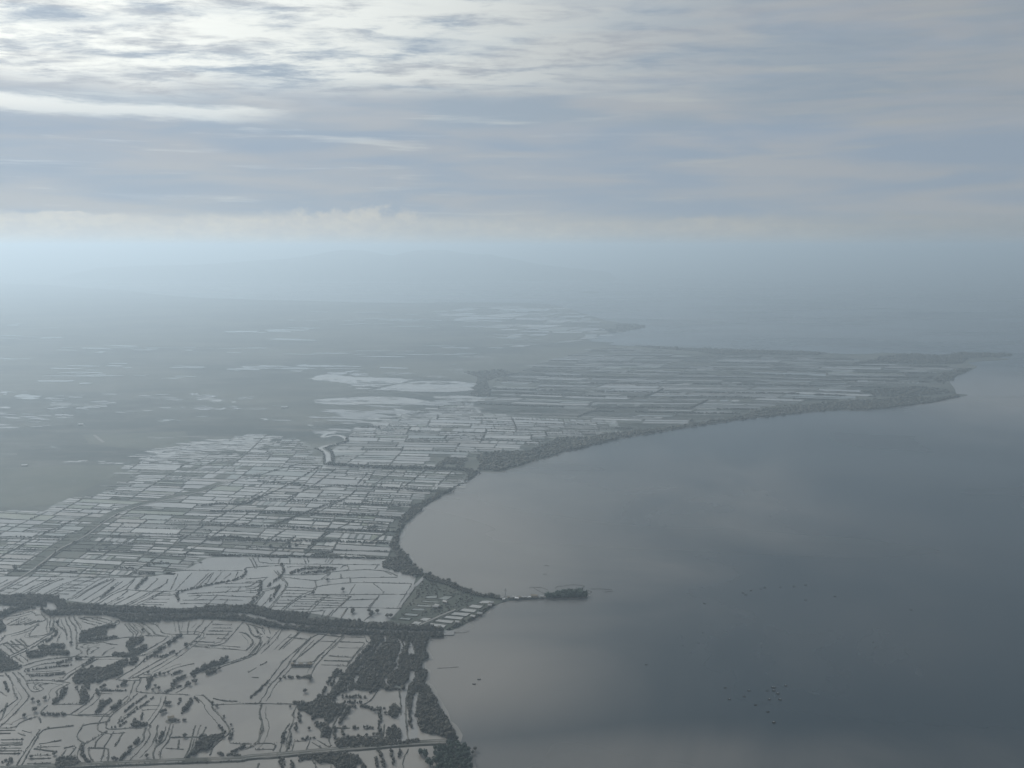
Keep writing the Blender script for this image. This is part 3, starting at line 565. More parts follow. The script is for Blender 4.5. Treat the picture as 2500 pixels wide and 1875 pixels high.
# ------------------------------------------------------------------ dikes of the southern ponds, traced one by one
DA = [[(10, 400), (60, 365), (140, 360), (210, 340), (260, 325)], [(260, 325), (300, 340), (290, 360), (350, 350), (390, 380), (385, 400), (340, 410), (80, 445), (60, 430), (160, 385)],
      [(90, 440), (230, 375)], [(130, 440), (250, 385)], [(170, 440), (270, 395)], [(210, 440), (300, 400)], [(250, 435), (330, 405)],
      [(330, 425), (280, 450), (200, 490), (100, 515), (40, 530), (20, 560), (0, 580)], [(425, 365), (430, 400), (415, 440), (430, 480), (400, 525), (260, 535), (240, 530), (300, 450), (330, 440)],
      [(0, 610), (30, 590), (80, 600), (220, 610)], [(30, 600), (120, 680)], [(60, 585), (160, 665)], [(90, 570), (190, 650)], [(130, 560), (230, 640)], [(170, 560), (240, 620)], [(0, 640), (80, 700)], [(0, 680), (40, 720)],
      [(75, 705), (240, 625), (380, 540), (480, 480)], [(95, 715), (260, 640), (400, 550)], [(110, 700), (200, 760)], [(170, 695), (240, 745)], [(80, 720), (170, 790)],
      [(450, 370), (455, 420), (440, 470), (470, 500)], [(550, 370), (560, 420), (590, 460), (600, 520), (610, 590)], [(580, 370), (600, 420), (640, 450), (640, 490)], [(620, 365), (640, 410), (665, 440), (680, 480)], [(650, 500), (640, 560), (650, 590)], [(500, 380), (480, 430), (540, 480), (570, 530)], [(520, 500), (480, 580)],
      [(660, 380), (800, 375), (940, 400), (940, 425), (680, 500)], [(680, 385), (860, 430)], [(760, 380), (900, 420)], [(690, 410), (800, 440)], [(690, 490), (860, 450), (980, 420), (1000, 400)],
      [(970, 425), (975, 405), (995, 398), (1010, 412), (1000, 432), (980, 438), (970, 425)],
      [(640, 595), (700, 590), (860, 575), (950, 560), (1060, 545), (1160, 540), (1210, 545)], [(650, 600), (640, 640), (690, 650), (690, 680), (620, 710), (480, 720), (330, 740), (200, 785)],
      [(700, 610), (760, 590), (800, 600), (860, 580), (920, 600), (990, 605)], [(680, 620), (720, 640), (800, 620), (830, 630)], [(760, 680), (800, 650), (840, 630)], [(860, 695), (910, 650), (965, 630)], [(740, 690), (730, 660), (760, 640)],
      [(650, 705), (740, 712), (850, 710), (940, 705), (1080, 712), (1150, 700), (1260, 640), (1430, 540), (1370, 530), (1240, 530)],
      [(1240, 430), (1310, 430), (1350, 470), (1370, 510), (1480, 520), (1500, 530), (1400, 590), (1250, 690), (1170, 700)],
      [(1160, 420), (1200, 450), (1230, 480), (1270, 520), (1220, 530)], [(1200, 425), (1250, 450), (1290, 490), (1310, 520), (1370, 525)], [(1090, 430), (1130, 470), (1170, 500), (1150, 530)], [(1050, 430), (1090, 480), (1130, 510), (1110, 540)], [(1120, 425), (1150, 460), (1200, 510), (1180, 535)],
      [(1500, 395), (1510, 440), (1520, 510)], [(1595, 400), (1580, 510)], [(1720, 395), (1710, 420), (1650, 480), (1640, 510)], [(1810, 390), (1740, 460), (1700, 510), (1690, 530)],
      [(1480, 520), (1680, 515), (1670, 540), (1600, 600), (1500, 680), (1420, 730), (1250, 830), (1140, 880)], [(1690, 530), (1640, 570), (1600, 615), (1870, 618), (1960, 520), (2050, 415)],
      [(1790, 435), (1950, 438)], [(1780, 465), (1965, 465)], [(1760, 490), (1960, 492)], [(1740, 518), (1930, 522)], [(1680, 548), (1730, 550)], [(1830, 552), (1910, 555)], [(1640, 580), (1810, 585)], [(1850, 400), (2000, 405)],
      [(1620, 620), (1900, 640), (2080, 655)], [(2020, 500), (2070, 510), (2110, 540), (2140, 575), (2130, 610), (2080, 650)], [(2075, 425), (2110, 470), (2115, 510), (2160, 540), (2200, 560)], [(2100, 430), (2160, 460), (2180, 500), (2212, 520)], [(2130, 440), (2212, 470)],
      [(2200, 560), (2190, 600), (2130, 680), (2080, 710), (1950, 750), (1850, 780)], [(2212, 580), (2180, 650), (2140, 700), (2000, 750), (1870, 790), (1780, 850)],
      [(980, 905), (1040, 860), (1130, 810), (1190, 760), (1230, 715), (1300, 680)], [(1090, 890), (1160, 840), (1300, 760), (1430, 690)], [(480, 910), (560, 905), (600, 860), (700, 800), (780, 750), (850, 710)], [(540, 905), (640, 830), (700, 790)],
      [(240, 910), (360, 905), (480, 912), (560, 925), (590, 930)], [(220, 855), (400, 850), (540, 835)], [(210, 815), (350, 770), (480, 755), (590, 760)],
      [(150, 835), (190, 870), (220, 910), (240, 960), (270, 1010), (380, 985), (330, 950), (350, 940), (410, 935)], [(110, 840), (150, 890), (190, 960), (245, 1030), (240, 1060), (150, 1160), (60, 1250), (-60, 1340)], [(40, 840), (90, 900), (110, 960), (125, 1020), (150, 1060), (130, 1080), (60, 1130), (-60, 1220)],
      [(-60, 865), (30, 870)], [(-40, 980), (60, 1040)], [(0, 1250), (30, 1200), (60, 1100)], [(590, 930), (560, 950), (470, 990), (490, 1040), (440, 1105)], [(440, 1110), (560, 1108), (700, 1108)],
      [(350, 1190), (345, 1170), (400, 1120)], [(550, 1195), (690, 1205), (930, 1210)], [(600, 1190), (690, 1130), (770, 1070), (800, 1010), (840, 990), (1070, 995)], [(660, 1195), (920, 1195)],
      [(920, 1200), (950, 1170), (1080, 1080), (1110, 1000), (1130, 930), (1140, 910)], [(920, 1210), (920, 1260), (700, 1280), (680, 1320), (650, 1370), (660, 1410), (720, 1440)],
      [(1190, 880), (1190, 910), (1150, 970), (1150, 1010), (1330, 1015), (1480, 1025), (1720, 1035)], [(1100, 890), (1150, 880), (1200, 885), (1330, 870), (1480, 800), (1560, 780), (1640, 765)], [(1000, 905), (1100, 910), (1180, 905)], [(1370, 1010), (1450, 970), (1500, 950)], [(1480, 1015), (1560, 970)],
      [(1720, 1035), (1790, 1100), (1790, 1140), (1860, 1210), (1930, 1300), (1940, 1340), (1890, 1390), (1800, 1460), (1770, 1540)], [(1790, 1115), (2000, 1105), (2212, 1100)], [(1800, 1060), (1870, 1080), (2000, 1085)],
      [(1160, 1020), (1060, 1110), (950, 1190), (930, 1215), (890, 1280), (900, 1320), (1000, 1320), (1100, 1310), (1200, 1310)], [(1160, 1130), (1000, 1240)], [(1190, 1120), (1350, 1120)], [(1400, 1040), (1390, 1100), (1340, 1180), (1290, 1250), (1260, 1290), (1270, 1300)], [(1200, 1160), (1330, 1150)],
      [(1270, 1300), (1250, 1330), (1270, 1370), (1230, 1440), (1140, 1540), (1070, 1600)], [(1230, 1310), (1210, 1350), (1220, 1400), (1180, 1450), (1120, 1490), (1000, 1590)],
      [(720, 1440), (780, 1410), (900, 1330)], [(750, 1480), (880, 1480), (920, 1490), (910, 1590)], [(750, 1490), (760, 1560), (800, 1610)], [(800, 1470), (830, 1400), (900, 1340)], [(880, 1490), (850, 1610)], [(1040, 1345), (970, 1465)], [(880, 1470), (900, 1430), (960, 1340)],
      [(720, 1440), (690, 1480), (700, 1540), (720, 1590), (780, 1630)], [(690, 1440), (650, 1530), (660, 1580), (700, 1620)], [(1440, 1250), (1430, 1310), (1400, 1400), (1350, 1450), (1300, 1470), (1300, 1590)], [(1460, 1290), (1440, 1380), (1400, 1450), (1350, 1500), (1360, 1590)],
      [(1330, 1290), (1320, 1370), (1290, 1430)], [(1440, 1390), (1610, 1385), (1700, 1385)], [(1650, 1290), (1620, 1380), (1600, 1480), (1560, 1560)], [(1740, 1305), (1700, 1380)], [(1640, 1400), (1600, 1560)], [(1510, 1410), (1505, 1480)], [(1400, 1480), (1550, 1490)],
      [(-60, 1312), (130, 1310), (170, 1260), (320, 1210)], [(330, 1215), (345, 1265)], [(190, 1330), (260, 1350)], [(150, 1350), (215, 1375)], [(170, 1650), (280, 1450), (350, 1330), (410, 1315)], [(130, 1640), (260, 1430), (340, 1325)],
      [(-40, 1330), (130, 1330)], [(-40, 1355), (90, 1355)], [(10, 1410), (200, 1405)], [(10, 1435), (190, 1435)], [(-40, 1455), (190, 1450)], [(-40, 1480), (180, 1480)], [(-40, 1505), (180, 1502)], [(-40, 1525), (170, 1525)],
      [(330, 1445), (510, 1415)], [(310, 1470), (510, 1465)], [(290, 1485), (480, 1510)], [(540, 1480), (630, 1460)], [(560, 1490), (500, 1580)], [(640, 1470), (560, 1580)], [(250, 1540), (430, 1540)], [(240, 1570), (430, 1565)], [(230, 1610), (430, 1605)], [(200, 1640), (430, 1632), (650, 1630)], [(400, 1315), (620, 1290)],
      [(1940, 1435), (2080, 1445)], [(2070, 1450), (1970, 1510)], [(2212, 1260), (2200, 1340), (2180, 1430), (2080, 1480)], [(2212, 1110), (2190, 1180), (2212, 1260)]]
DB = [[(110, 1100), (170, 1020), (190, 960), (260, 890), (340, 800), (360, 770), (410, 690), (510, 590), (560, 540), (620, 515)], [(210, 890), (270, 810), (300, 760), (380, 690), (500, 590), (550, 540)], [(400, 750), (560, 620), (690, 510)],
      [(280, 650), (340, 590), (450, 500)], [(310, 640), (430, 530), (470, 490)], [(550, 860), (570, 810), (660, 700), (740, 620), (830, 525)], [(570, 750), (600, 710), (660, 670)], [(690, 640), (790, 540), (810, 530)],
      [(600, 515), (680, 525), (800, 540)], [(630, 575), (760, 580)], [(800, 540), (1000, 545)], [(790, 580), (1000, 590)], [(780, 630), (970, 635)], [(700, 700), (900, 712)], [(660, 740), (870, 745)], [(640, 775), (850, 785)],
      [(1000, 530), (1020, 580), (1050, 590), (960, 650), (870, 760), (850, 790)], [(1000, 600), (900, 710), (860, 770)], [(1040, 530), (1070, 570)], [(390, 768), (550, 768)], [(385, 797), (550, 797)], [(360, 545), (520, 560)], [(420, 760), (560, 755)],
      [(20, 430), (30, 490), (90, 550), (140, 540), (60, 530)], [(0, 510), (70, 580), (10, 645)], [(120, 540), (130, 580), (40, 680), (0, 715)], [(180, 540), (210, 550), (160, 600), (90, 680), (0, 710)], [(290, 475), (240, 530), (180, 600)], [(310, 470), (260, 560), (130, 680)], [(80, 455), (100, 510)], [(130, 460), (160, 515)], [(190, 460), (210, 515)],
      [(20, 840), (90, 800)], [(50, 880), (110, 885)], [(120, 780), (180, 750)], [(0, 1105), (110, 1105), (300, 1105), (430, 1110)], [(130, 1110), (110, 1200), (155, 1295), (130, 1370), (100, 1450), (0, 1490)],
      [(425, 1130), (400, 1180), (405, 1240), (370, 1320), (380, 1370), (340, 1520)], [(370, 1270), (330, 1330), (300, 1430), (290, 1520)], [(-20, 1440), (50, 1445)], [(100, 1440), (260, 1440), (230, 1500)], [(80, 1490), (230, 1490)], [(410, 1420), (500, 1420)], [(410, 1425), (390, 1510)], [(540, 1420), (510, 1500)], [(560, 1430), (640, 1480)], [(600, 1410), (720, 1480)],
      [(720, 1460), (700, 1400), (740, 1270), (850, 1110)], [(1170, 1280), (1160, 1400)], [(1370, 1490), (1320, 1600), (1330, 1650)], [(1000, 1110), (1060, 1070), (1130, 970)], [(1375, 970), (1350, 1080), (1350, 1200), (1372, 1410)], [(1290, 990), (1310, 1100), (1310, 1200)], [(585, 1290), (640, 1330), (635, 1390)], [(110, 1610), (100, 1650)], [(720, 1560), (720, 1650)], [(590, 1590), (590, 1650)],
      [(560, 1580), (580, 1610)], [(760, 1310), (880, 1310)], [(870, 1380), (1130, 1385)]]
for ln in DA: dike(gp('A', ln), w=rng.uniform(1.7, 3.0), h=rng.uniform(.8, 1.3))
for ln in DB: dike(gp('B', ln), w=rng.uniform(1.7, 3.0), h=rng.uniform(.8, 1.3))
# many dikes run in pairs with a ditch between
for cc_, LL_ in (('A', DA), ('B', DB)):
    for ln in LL_:
        q = smooth(gp(cc_, ln), 1); L_ = np.hypot(*np.diff(q, axis=0).T).sum()
        if L_ < 45 or rng.uniform() > .42: continue
        d = np.gradient(resample(q, 6.0), axis=0); d /= np.hypot(*d.T)[:, None] + 1e-9; rs = resample(q, 6.0)
        a_, b_ = sorted(rng.uniform(0, 1, 2)); 
        if b_ - a_ < .35: a_, b_ = 0.05, .9
        i0, i1 = int(a_ * len(rs)), max(int(a_ * len(rs)) + 4, int(b_ * len(rs)))
        off = rs + np.stack([-d[:, 1], d[:, 0]], 1) * rng.choice([-1, 1]) * rng.uniform(5.5, 10)
        if len(off[i0:i1]) > 3: dike(off[i0:i1], w=rng.uniform(1.2, 2.0), h=rng.uniform(.6, 1.0))
# low scrub here and there on the dikes
def scrub_on(lines, c, dens, size, protos, name='dike_scrub', z0=1.2):
    P_ = []
    for ln in lines:
        q = resample(gp(c, ln), size * 1.4); m_ = rng.uniform(0, 1, len(q)); ph = rng.uniform(0, 6.28)
        keep = (m_ < dens) & (np.sin(np.arange(len(q)) * .23 + ph) > -.1)
        P_.append(q[keep] + rng.normal(0, .8, (keep.sum(), 2)))
    p = np.vstack(P_)
    V, F = bake(p, size * rng.uniform(.5, 1.4, len(p)), size * 1.5 * rng.uniform(.5, 1.5, len(p)), z0, protos, rng); TRI[0] += len(F)
    add(name, mesh_from(name, V, F, M_FOL), kind='stuff', label='low scrub dotted along the pond dikes', category='scrub')
scrub_on(DA, 'A', 0.45, 0.9, MIDC); scrub_on(DB, 'B', 0.45, 0.9, MIDC)

# the road along the bottom, on its embankment, with two pale wheel tracks
road_ln = np.vstack([gp('A', [(-900, 1700), (200, 1650), (650, 1628), (1000, 1612), (1500, 1592), (2060, 1575)]), gp('B', [(0, 1560), (300, 1540), (700, 1500), (1100, 1470), (1400, 1442), (1690, 1428)])])
rl = resample(smooth(road_ln, 2), 8.0)
V, F = ribbon(rl, 13.0, 0.3, 1.9, .05, .72); add('road', mesh_from('road', V, F, M_DIKE), kind='structure')
for off, w in ((-2.6, 1.5), (2.0, 1.1)):
    d = np.gradient(rl, axis=0); d /= np.hypot(*d.T)[:, None]; nr = np.stack([-d[:, 1], d[:, 0]], 1)
    V, F = ribbon(rl + nr * off, w, 2.15, .12, .2, .8); add('track', mesh_from('track', V, F, M_TRACK), kind='structure')
row('scrub along the lower edge of the bottom road', 'A', [(650, 1640), (1000, 1625), (1500, 1606), (2060, 1590)], w=2.5, size=1.2, hgt=2.2, gap=.35)
# ------------------------------------------------------------------ pond country north of the river: zones of dikes and ponds
def make_zone(poly, ang, cu, cv, strips, dikew, land_p, excl, seed, warp=7.0, gap_v=1.0, big=300, skew=None, name='fish_pond', minc=0.35, dike_obj=False, protos=None, hedge=0.0, bundle=True):
    """recursive split of a stretch of coast into ponds; ang = direction of the long dikes in the ground plane, skew = direction of the cross dikes"""
    r = np.random.default_rng(seed)
    e1 = np.array([math.cos(ang), math.sin(ang)]); a2 = ang + math.pi / 2 if skew is None else skew
    e2 = np.array([math.cos(a2), math.sin(a2)])
    B_ = np.column_stack([e1, e2]); Bi = np.linalg.inv(B_); uv = poly @ Bi.T
    ph = r.uniform(0, 6.28, 6)
    def wp(p):
        p = np.atleast_2d(p) @ B_.T
        x, y = p[:, 0] / 300., p[:, 1] / 300.
        return p + warp * np.column_stack([np.sin(y * 1.7 + ph[0]) + .5 * np.sin(x * 3.1 + y * 2.3 + ph[1]), np.sin(x * 1.3 + ph[2]) + .5 * np.sin(y * 3.7 - x * 1.9 + ph[3])])
    cells, lines = [], []
    def rec(u0, u1, v0, v1, depth, wd):
        du, dv = u1 - u0, v1 - v0
        g_ = np.stack(np.meshgrid(np.linspace(u0, u1, 5), np.linspace(v0, v1, 5)), -1).reshape(-1, 2)
        ins = inside(poly, wp(g_))
        if not ins.any() and max(du / cu, dv / cv) < 3: return
        tu, tv = cu * r.choice([.55, .8, 1.1, 1.5, 2.2]), cv * r.choice([.5, .75, 1.0, 1.4, 2.0])
        if du > tu or dv > tv:
            if du / cu > dv / cv:
                s = u0 + du * r.uniform(.38, .62); w2 = wd * r.uniform(.72, .95)
                lines.append((s, v0, s, v1, wd)); rec(u0, s, v0, v1, depth + 1, w2); rec(s, u1, v0, v1, depth + 1, w2)
            else:
                s = v0 + dv * r.uniform(.38, .62); w2 = wd * r.uniform(.72, .95)
                lines.append((u0, s, u1, s, wd)); rec(u0, u1, v0, s, depth + 1, w2); rec(u0, u1, s, v1, depth + 1, w2)
            return
        if not ins.all() and du > cu * minc and ins.mean() > .05:
            if ins.mean() < .9:
                mu, mv = (u0 + u1) / 2, (v0 + v1) / 2
                for a, b, c, d in ((u0, mu, v0, mv), (mu, u1, v0, mv), (u0, mu, mv, v1), (mu, u1, mv, v1)):
                    if inside(poly, wp([((a + b) / 2, (c + d) / 2)]))[0]: cells.append((a, b, c, d, dikew * .5))
                return
        if ins.mean() < .6: return
        kk_ = .5 + .5 * math.sin(u0 / 190. + ph[4]) * math.sin(v0 / 150. + ph[5])      # neighbouring ponds tend to be cut alike
        if r.uniform() < strips * (.4 + 1.2 * kk_):
            along = math.sin(u0 / 260. + v0 / 210. + ph[5]) + r.normal(0, .35) > -.35
            if along:
                n = r.integers(3, 8)
                for i in range(n): cells.append((u0 + du * i / n, u0 + du * (i + 1) / n, v0, v1 - (dv * r.uniform(0, .25) if r.uniform() < .3 else 0), dikew * r.uniform(.3, .6)))
            else:
                n = r.integers(2, 5)
                for i in range(n): cells.append((u0, u1 - (du * r.uniform(0, .25) if r.uniform() < .3 else 0), v0 + dv * i / n, v0 + dv * (i + 1) / n, dikew * r.uniform(.3, .6)))
            return
        cells.append((u0, u1, v0, v1, dikew * .5))
    lo, hi = uv.min(0), uv.max(0)
    rec(lo[0], hi[0], lo[1], hi[1], 0, dikew * 2.6)
    ponds = []
    for (u0, u1, v0, v1, ins_) in cells:
        c = wp([((u0 + u1) / 2, (v0 + v1) / 2)])
        if any(inside(e, c)[0] for e in excl): continue
        lp = land_p(c[0], r) if callable(land_p) else land_p
        if r.uniform() < lp: continue
        iu, iv = ins_ * r.uniform(.7, 1.5, 2), ins_ * gap_v * r.uniform(.7, 1.5, 2)
        a, b, cc, d = u0 + iu[0], u1 - iu[1], v0 + iv[0], v1 - iv[1]
        if b - a < 2.5 or d - cc < 2.5: continue
        mu, mv = (a + b) / 2, (cc + d) / 2; j = lambda s: r.normal(0, s)
        js = min(b - a, d - cc) * .05
        ring = [(a + j(js), cc + j(js)), (mu, cc + j(js * .5)), (b + j(js), cc + j(js)), (b + j(js * .5), mv), (b + j(js), d + j(js)), (mu, d + j(js * .5)), (a + j(js), d + j(js)), (a + j(js * .5), mv)]
        q = wp(ring); 
        if any(inside(e, q).any() for e in excl): 
            if any(inside(e, q).mean() > .3 for e in excl): continue
        ponds.append(((b - a) * (d - cc) / (c[0, 1] ** 3), q, r.choice(6, p=[.16, .14, .10, .26, .05, .29])))
    ponds.sort(key=lambda t: -t[0])
    rest = []
    for i, (ar, q, mi) in enumerate(ponds):
        if i < big:
            me = mesh_from(name, [(x, y, Z_POND) for x, y in q], [tuple(range(8))], M_POND[mi])
            if me.polygons[0].normal.z < 0: me.flip_normals()
            add(name, me, kind='structure')
        else: rest.append((q, mi))
    for mi in range(6):
        R_ = [q for q, k_ in rest if k_ == mi]
        if R_:
            V = [(x, y, Z_POND) for q in R_ for x, y in q]; F = [tuple(range(i * 8, i * 8 + 8)) for i in range(len(R_))]
            me = mesh_from('far_fish_ponds', V, F, M_POND[mi])
            if me.polygons[0].normal.z < 0: me.flip_normals()
            add('fish_ponds', me, kind='stuff', label='many small far fish ponds too small to tell apart, ' + ['grey', 'greenish', 'brownish', 'pale', 'olive', 'silvery'][mi], category='ponds')
    # the dikes of the first splits are raised banks
    VV, FF, hed, nl = [], [], [], 0
    for (a, b, c, d, w) in lines:
        L_ = math.hypot(c - a, d - b); n = max(2, int(L_ / 18))
        t = np.linspace(0, 1, n + 1)[:, None]; ln = wp(np.array([a, b]) * (1 - t) + np.array([c, d]) * t)
        ok = inside(poly, ln)
        for e in excl: ok &= ~inside(e, ln)
        i = 0
        while i <= n:
            if not ok[i]: i += 1; continue
            j = i
            while j + 1 <= n and ok[j + 1]: j += 1
            if j - i >= 1:
                seg = resample(ln[i:j + 1], 12.0) if len(ln[i:j + 1]) > 1 else ln[i:j + 1]
                V, F = ribbon(seg, w * .8, .3, DIKE_H, .2, .5, r)
                if dike_obj and nl < 300: add('dike', mesh_from('dike', V, F, M_DIKE), kind='structure'); nl += 1
                else:
                    o = sum(len(v) for v in VV); VV.append(V); FF += [tuple(x + o for x in f) for f in F]
                if hedge and w > dikew * .9 and r.uniform() < hedge: hed.append(resample(seg, 3.2))
            i = j + 1
    if VV: add('dikes', mesh_from('dikes', np.vstack(VV), FF, M_DIKE), kind='structure')
    return hed, len(ponds)

def hedges(hed, label, size, hgt, protos, frac=.75):
    if not hed: return
    p = np.vstack(hed); t = np.arange(len(p)); p = p[(rng.uniform(0, 1, len(p)) < frac) & (np.sin(t * .09) + np.sin(t * .037 + 1) > -.9)]
    p = p + rng.normal(0, 1.2, p.shape)
    V, F = bake(p, size * rng.uniform(.6, 1.4, len(p)), hgt * rng.uniform(.5, 1.4, len(p)), .8, protos, rng); TRI[0] += len(F)
    add('dike_scrub', mesh_from('dike_scrub', V, F, M_FOL), kind='stuff', label=label, category='scrub')

# coast belt woods of the bay
wood('ragged mangrove fringe along the inner curve of the bay', 'D', [(1520, 1225), (1470, 1180), (1400, 1120), (1385, 1075), (1310, 1015), (1290, 970), (1290, 910), (1310, 860), (1345, 800), (1390, 750), (1440, 710), (1480, 680), (1490, 650), (1560, 610), (1620, 575), (1700, 530), (1800, 470), (1850, 440), (1920, 400), (1955, 370), (1940, 350), (1840, 345),
      (1880, 385), (1850, 435), (1740, 495), (1650, 525), (1580, 560), (1500, 605), (1400, 650), (1370, 690), (1310, 740), (1290, 790), (1282, 850), (1255, 920), (1210, 985), (1255, 1025), (1280, 1080), (1200, 1090), (1155, 1115), (1160, 1165), (1290, 1205), (1430, 1240)], size=3.0, hgt=5.0, sp=4.6, protos=MIDC)
BELTS = [('D', [(-300, 690), (0, 690), (300, 700), (700, 715), (1050, 722), (1210, 745), (1310, 742)], 7, 'third long tree belt north of the river, ending at the bay'), ('D', [(80, 590), (300, 592), (700, 605), (830, 602)], 5, 'tree belt crossing the middle ponds'), ('D', [(830, 625), (1050, 632), (1400, 642)], 8, 'tree belt running into the fringe of the bay'),
         ('D', [(-300, 805), (0, 810), (400, 820), (600, 840), (1000, 852), (1290, 862)], 7, 'second long tree belt north of the river'), ('D', [(-300, 930), (0, 935), (300, 940), (600, 937), (1000, 955), (1260, 962)], 8, 'first long tree belt north of the river'), ('D', [(-300, 1060), (0, 1065), (400, 1070), (800, 1080), (1280, 1090)], 7, 'tree belt just north of the aquaculture point'),
         ('D', [(750, 470), (1000, 480), (1300, 497), (1600, 522), (1740, 530)], 10, 'broad tree belt below the straight far river'), ('D', [(100, 430), (400, 460), (640, 490), (750, 470)], 5, 'thin tree belt under the far river bend'), ('D', [(180, 830), (500, 700), (780, 600)], 4, 'slanting hedge between two tree belts'),
         ('D', [(380, 1215), (450, 1185), (600, 1165), (760, 1175), (700, 1195), (480, 1215)], 9, 'dark scrub isle among the ponds north of the point'), ('D', [(560, 1065), (640, 1045), (730, 1035)], 6, 'little dark grove on the belt north of the point'), ('D', [(1030, 845), (1060, 820), (1110, 815)], 8, 'small grove on the second tree belt'),
         ('D', [(520, 1000), (600, 930), (700, 860)], 5, 'slanting hedge crossing the first tree belt'), ('D', [(180, 1320), (260, 1270), (330, 1200), (300, 1130)], 5, 'hedge beside the pale slanting canal'), ('D', [(120, 1280), (130, 1360), (60, 1440), (0, 1500)], 6, 'curved hedge near the river canal'), ('D', [(250, 1340), (300, 1310), (200, 1450)], 5, 'short hedge right of the curved hedge'),
         ('C', [(1500, 1440), (1480, 1380), (1600, 1350), (1760, 1310), (2050, 1255), (2070, 1190)], 5, 'winding hedge on the long curved dike'), ('C', [(850, 1420), (900, 1380), (960, 1330)], 3, 'slim hedge among the slanting ponds'), ('C', [(1150, 1345), (1190, 1290), (1240, 1255)], 3.5, 'second slim hedge among the slanting ponds'),
         ('C', [(960, 1160), (1130, 1175)], 5, 'tiny dark tree bar in the middle ponds'), ('C', [(1700, 640), (1900, 620), (2050, 640), (2200, 560)], 8, 'dark scrub patch right of the pale track'), ('C', [(1780, 920), (1900, 900), (2060, 915), (2212, 925)], 7, 'dark tree belt leading right from the pale track'),
         ('C', [(1250, 1150), (1320, 1125), (1420, 1130)], 6, 'dark scrub square in the middle ponds'), ('C', [(1150, 1215), (1300, 1215)], 7, 'dark scrub bar on the curved dike')]
for c, pts, w, lb in BELTS: row(lb, c, pts, w=w, size=2.4, hgt=4.2, protos=MIDC, gap=.06)

# head: the aquaculture point with its spit
HEAD = np.vstack([gp('E', [(430, 215), (520, 190), (570, 215), (640, 240), (720, 270), (830, 315), (1010, 380), (1180, 405), (1180, 455), (1120, 480), (1060, 530), (960, 590), (850, 650), (760, 690), (690, 715), (0, 690), (120, 640), (200, 610), (290, 510), (400, 330)])])
sheet('aquaculture_flat', HEAD, Z_LAND + .2, M_MUD)
QUADS = [[(515, 390), (620, 385), (610, 415), (510, 415)], [(680, 390), (770, 390), (700, 430), (615, 420)], [(480, 430), (640, 440), (640, 455), (475, 445)], [(440, 465), (570, 475), (560, 493), (430, 487)], [(395, 500), (510, 505), (495, 527), (385, 522)], [(330, 542), (455, 553), (435, 577), (315, 568)], [(290, 580), (390, 590), (370, 610), (270, 605)],
         [(1020, 430), (1120, 435), (1100, 462), (980, 455)], [(930, 465), (1040, 475), (1005, 505), (885, 492)], [(850, 500), (980, 512), (950, 543), (805, 525)], [(770, 533), (930, 545), (880, 577), (725, 558)], [(700, 566), (865, 578), (830, 608), (660, 590)], [(630, 598), (780, 612), (745, 642), (580, 620)], [(560, 630), (700, 650), (680, 680), (510, 655)],
         [(490, 585), (575, 588), (525, 620), (445, 608)], [(410, 615), (490, 622), (450, 655), (370, 645)], [(350, 650), (440, 655), (400, 668), (345, 662)], [(205, 640), (290, 635), (270, 655), (215, 655)], [(150, 640), (220, 622), (240, 632), (180, 650)]]
for i, q in enumerate(QUADS):
    p = gp('E', q); sheet('fish_pond', p, Z_POND + .1, M_POND[3 if 7 <= i <= 16 else 1])
    for a, b in zip(p, np.roll(p, -1, 0)): dike(np.array([a, b]), w=2.2, h=1.1, z0=.5)
flat_ribbon('track', gp('E', [(440, 660), (560, 610), (680, 555), (780, 515)]), 4.0, Z_POND + .5, M_TRACK)
flat_ribbon('channel', gp('E', [(505, 215), (460, 260), (400, 320), (330, 420), (260, 505)]), 7.0, Z_POND + .3, M_POND[0])
wood('scrub and trees along the seaward edge of the aquaculture point', 'E', [(520, 190), (570, 215), (640, 240), (720, 270), (830, 315), (1010, 380), (1110, 395), (1110, 405), (1000, 400), (830, 350), (740, 310), (620, 275), (540, 260), (500, 225)], size=2.4, hgt=4.6, sp=3.6)
wood('sparse scrub on the upper part of the aquaculture point', 'E', [(500, 230), (620, 280), (740, 320), (860, 370), (1000, 405), (900, 440), (780, 470), (780, 385), (640, 380), (500, 385), (440, 440), (330, 530), (300, 560), (400, 400), (460, 290)], size=1.9, hgt=2.4, sp=4.6, protos=MIDC, dens=.55, name='scrub')
wood('strip of trees along the southern shore of the aquaculture point', 'E', [(690, 705), (780, 650), (900, 590), (1000, 530), (1080, 480), (1130, 465), (1060, 530), (960, 588), (850, 645), (760, 688)], size=2.2, hgt=3.8, sp=4.2, dens=.8)
wood('strip of scrub dividing the two pond rows of the aquaculture point', 'E', [(640, 465), (760, 480), (860, 440), (960, 420), (960, 440), (860, 490), (760, 520), (640, 560), (470, 575), (480, 540), (590, 500)], size=1.8, hgt=2.0, sp=4.6, protos=MIDC, dens=.6, name='scrub')
wood('wooded islet at the tip of the sand spit', 'E', [(1595, 410), (1650, 385), (1700, 370), (1780, 365), (1870, 362), (1960, 368), (1978, 382), (1950, 398), (1850, 402), (1700, 406)], size=3.6, hgt=8.5, sp=4.2, mat=M_FOL2)
wood('taller trees crowning the middle of the spit islet', 'E', [(1720, 385), (1790, 372), (1880, 370), (1930, 385), (1840, 395), (1740, 397)], size=4.0, hgt=11.5, sp=4.6, mat=M_FOL2)
wood('trees where the spit leaves the aquaculture point', 'E', [(1060, 395), (1120, 392), (1190, 405), (1180, 425), (1110, 410)], size=2.2, hgt=4.5, sp=3.4)

